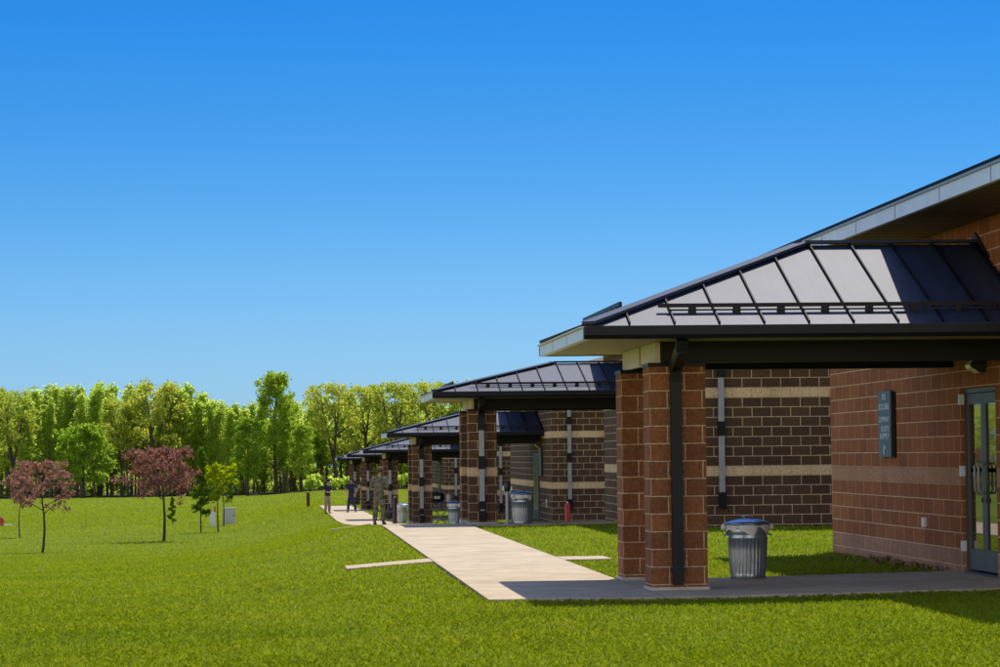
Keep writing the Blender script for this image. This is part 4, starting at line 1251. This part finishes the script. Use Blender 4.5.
pb = person('man in dark short-sleeved shirt and dark trousers on the path with thumbs at his pockets', 1.80,
            {'L': ((.33, .06, 1.18), (.235, -.08, 1.0), (.19, -.115, .95)), 'R': ((-.31, .05, 1.18), (-.245, -.04, .98), (-.20, -.08, .92))},
            WIDE, dict(base_m, shirt=MAT['navy'], trousers=MAT['jeans'], shoe=MAT['black'], cap=MAT['cap']), .5, .03, True)
put(pb, 351.5, 150.0, lift=.035, rz=-.15)
pc = person('soldier in camouflage uniform and cap seen from behind on the path, head bowed', 1.86,
            {'L': ((.27, -.03, 1.17), (.13, -.27, 1.20), (.08, -.33, 1.22)), 'R': ((-.27, -.03, 1.17), (-.13, -.27, 1.18), (-.08, -.33, 1.19))},
            LEG, dict(base_m, shirt=MAT['camo'], trousers=MAT['camo'], shoe=MAT['boot'], cap=MAT['camo'], belt=MAT['camo'], long=True), .9, .05, False)
put(pc, 379, 93.2, lift=.035, rz=math.pi - .35)

# ------------------------------------------------------------------ grass blades
rng = np.random.default_rng(9)
NB = 800000
u_ = rng.random(NB)
Ya, Yb = 20.0, 400.0
Yg = 1.0/np.sqrt((1-u_)/Ya**2 + u_/Yb**2) if False else Ya*np.exp(u_*math.log(Yb/Ya)*1.0)
Xg = (rng.random(NB)*(1.18) - .59 + .5 - .284)*Yg*1000/F*1.0
ok = np.ones(NB, bool)
for (x0, x1, y0, y1) in slabs:
    ok &= ~((Xg > x0-.015) & (Xg < x1+.015) & (Yg > y0-.015) & (Yg < y1+.015))
for bb in (b1, b2, b3, b4, b5, b6):
    y0 = bb.location.y
    ok &= ~((Xg > WALLX-.06) & (Yg > y0-.06) & (Yg < y0+17.1 if bb is not b1 else Yg < y0+15.06))
for yc in CAN_Y:
    ok &= ~((Xg > 4.15) & (Xg < 4.95) & (Yg > yc-.05) & (Yg < yc+3.5))
Xg = Xg[ok]; Yg = Yg[ok]; n = len(Xg)
Zg = g(Xg, Yg)
patch = .75 + .5*np.sin(Xg*1.7+np.sin(Yg*.6)*2)*np.sin(Yg*.9+Xg*.3)*.5 + rng.random(n)*.25
Hh = rng.uniform(.025, .06, n)*(.6+.4*patch)*(1 + 1.2*sstep(80, 260, Yg))
Ww = np.maximum(.0040, .50*Yg/F)*rng.uniform(.7, 1.4, n)
az = rng.uniform(0, 6.283, n); tilt = rng.uniform(.1, 1.1, n)
dx, dy = np.cos(az), np.sin(az)
B = np.stack([Xg, Yg, Zg-.004], 1)
side = np.stack([-dy, dx, np.zeros(n)], 1)*Ww[:, None]/2
mid_ = B + np.stack([dx*Hh*tilt*.3, dy*Hh*tilt*.3, Hh*.6], 1)
tip_ = B + np.stack([dx*Hh*tilt*.9, dy*Hh*tilt*.9, Hh*(1 - .25*tilt)], 1)
Vg = np.stack([B-side, B+side, mid_+side*.8, tip_, mid_-side*.8], 1).reshape(-1, 3)
I5 = np.arange(n)[:, None]*5
Fg = I5 + np.array([[0, 1, 2, 3, 4]])
gr = fast_mesh('grass', Vg, Fg, MAT['grass'])
gr['kind'] = 'stuff'; gr['label'] = 'short mown green grass covering the lawn'; gr['category'] = 'grass'

# dry leaves blown against the foot of the red-brown wall
rng = np.random.default_rng(21)
n = 150
Yl = rng.uniform(36.6, 41.5, n); Xl = 8.46 - np.abs(rng.normal(size=n))*.32
cs = np.stack([Xl, Yl, g(Xl, Yl) + rng.uniform(.045, .06, n)], 1)
Vl, Fl = leaf_cloud(rng, cs, np.full(n, .012), 1, .045, flat=.3)
lv = fast_mesh('dry_leaves', Vl, Fl, MAT['dry_leaf'])
lv['kind'] = 'stuff'; lv['label'] = 'brown dry leaves along the foot of the red-brown wall'; lv['category'] = 'leaf litter'
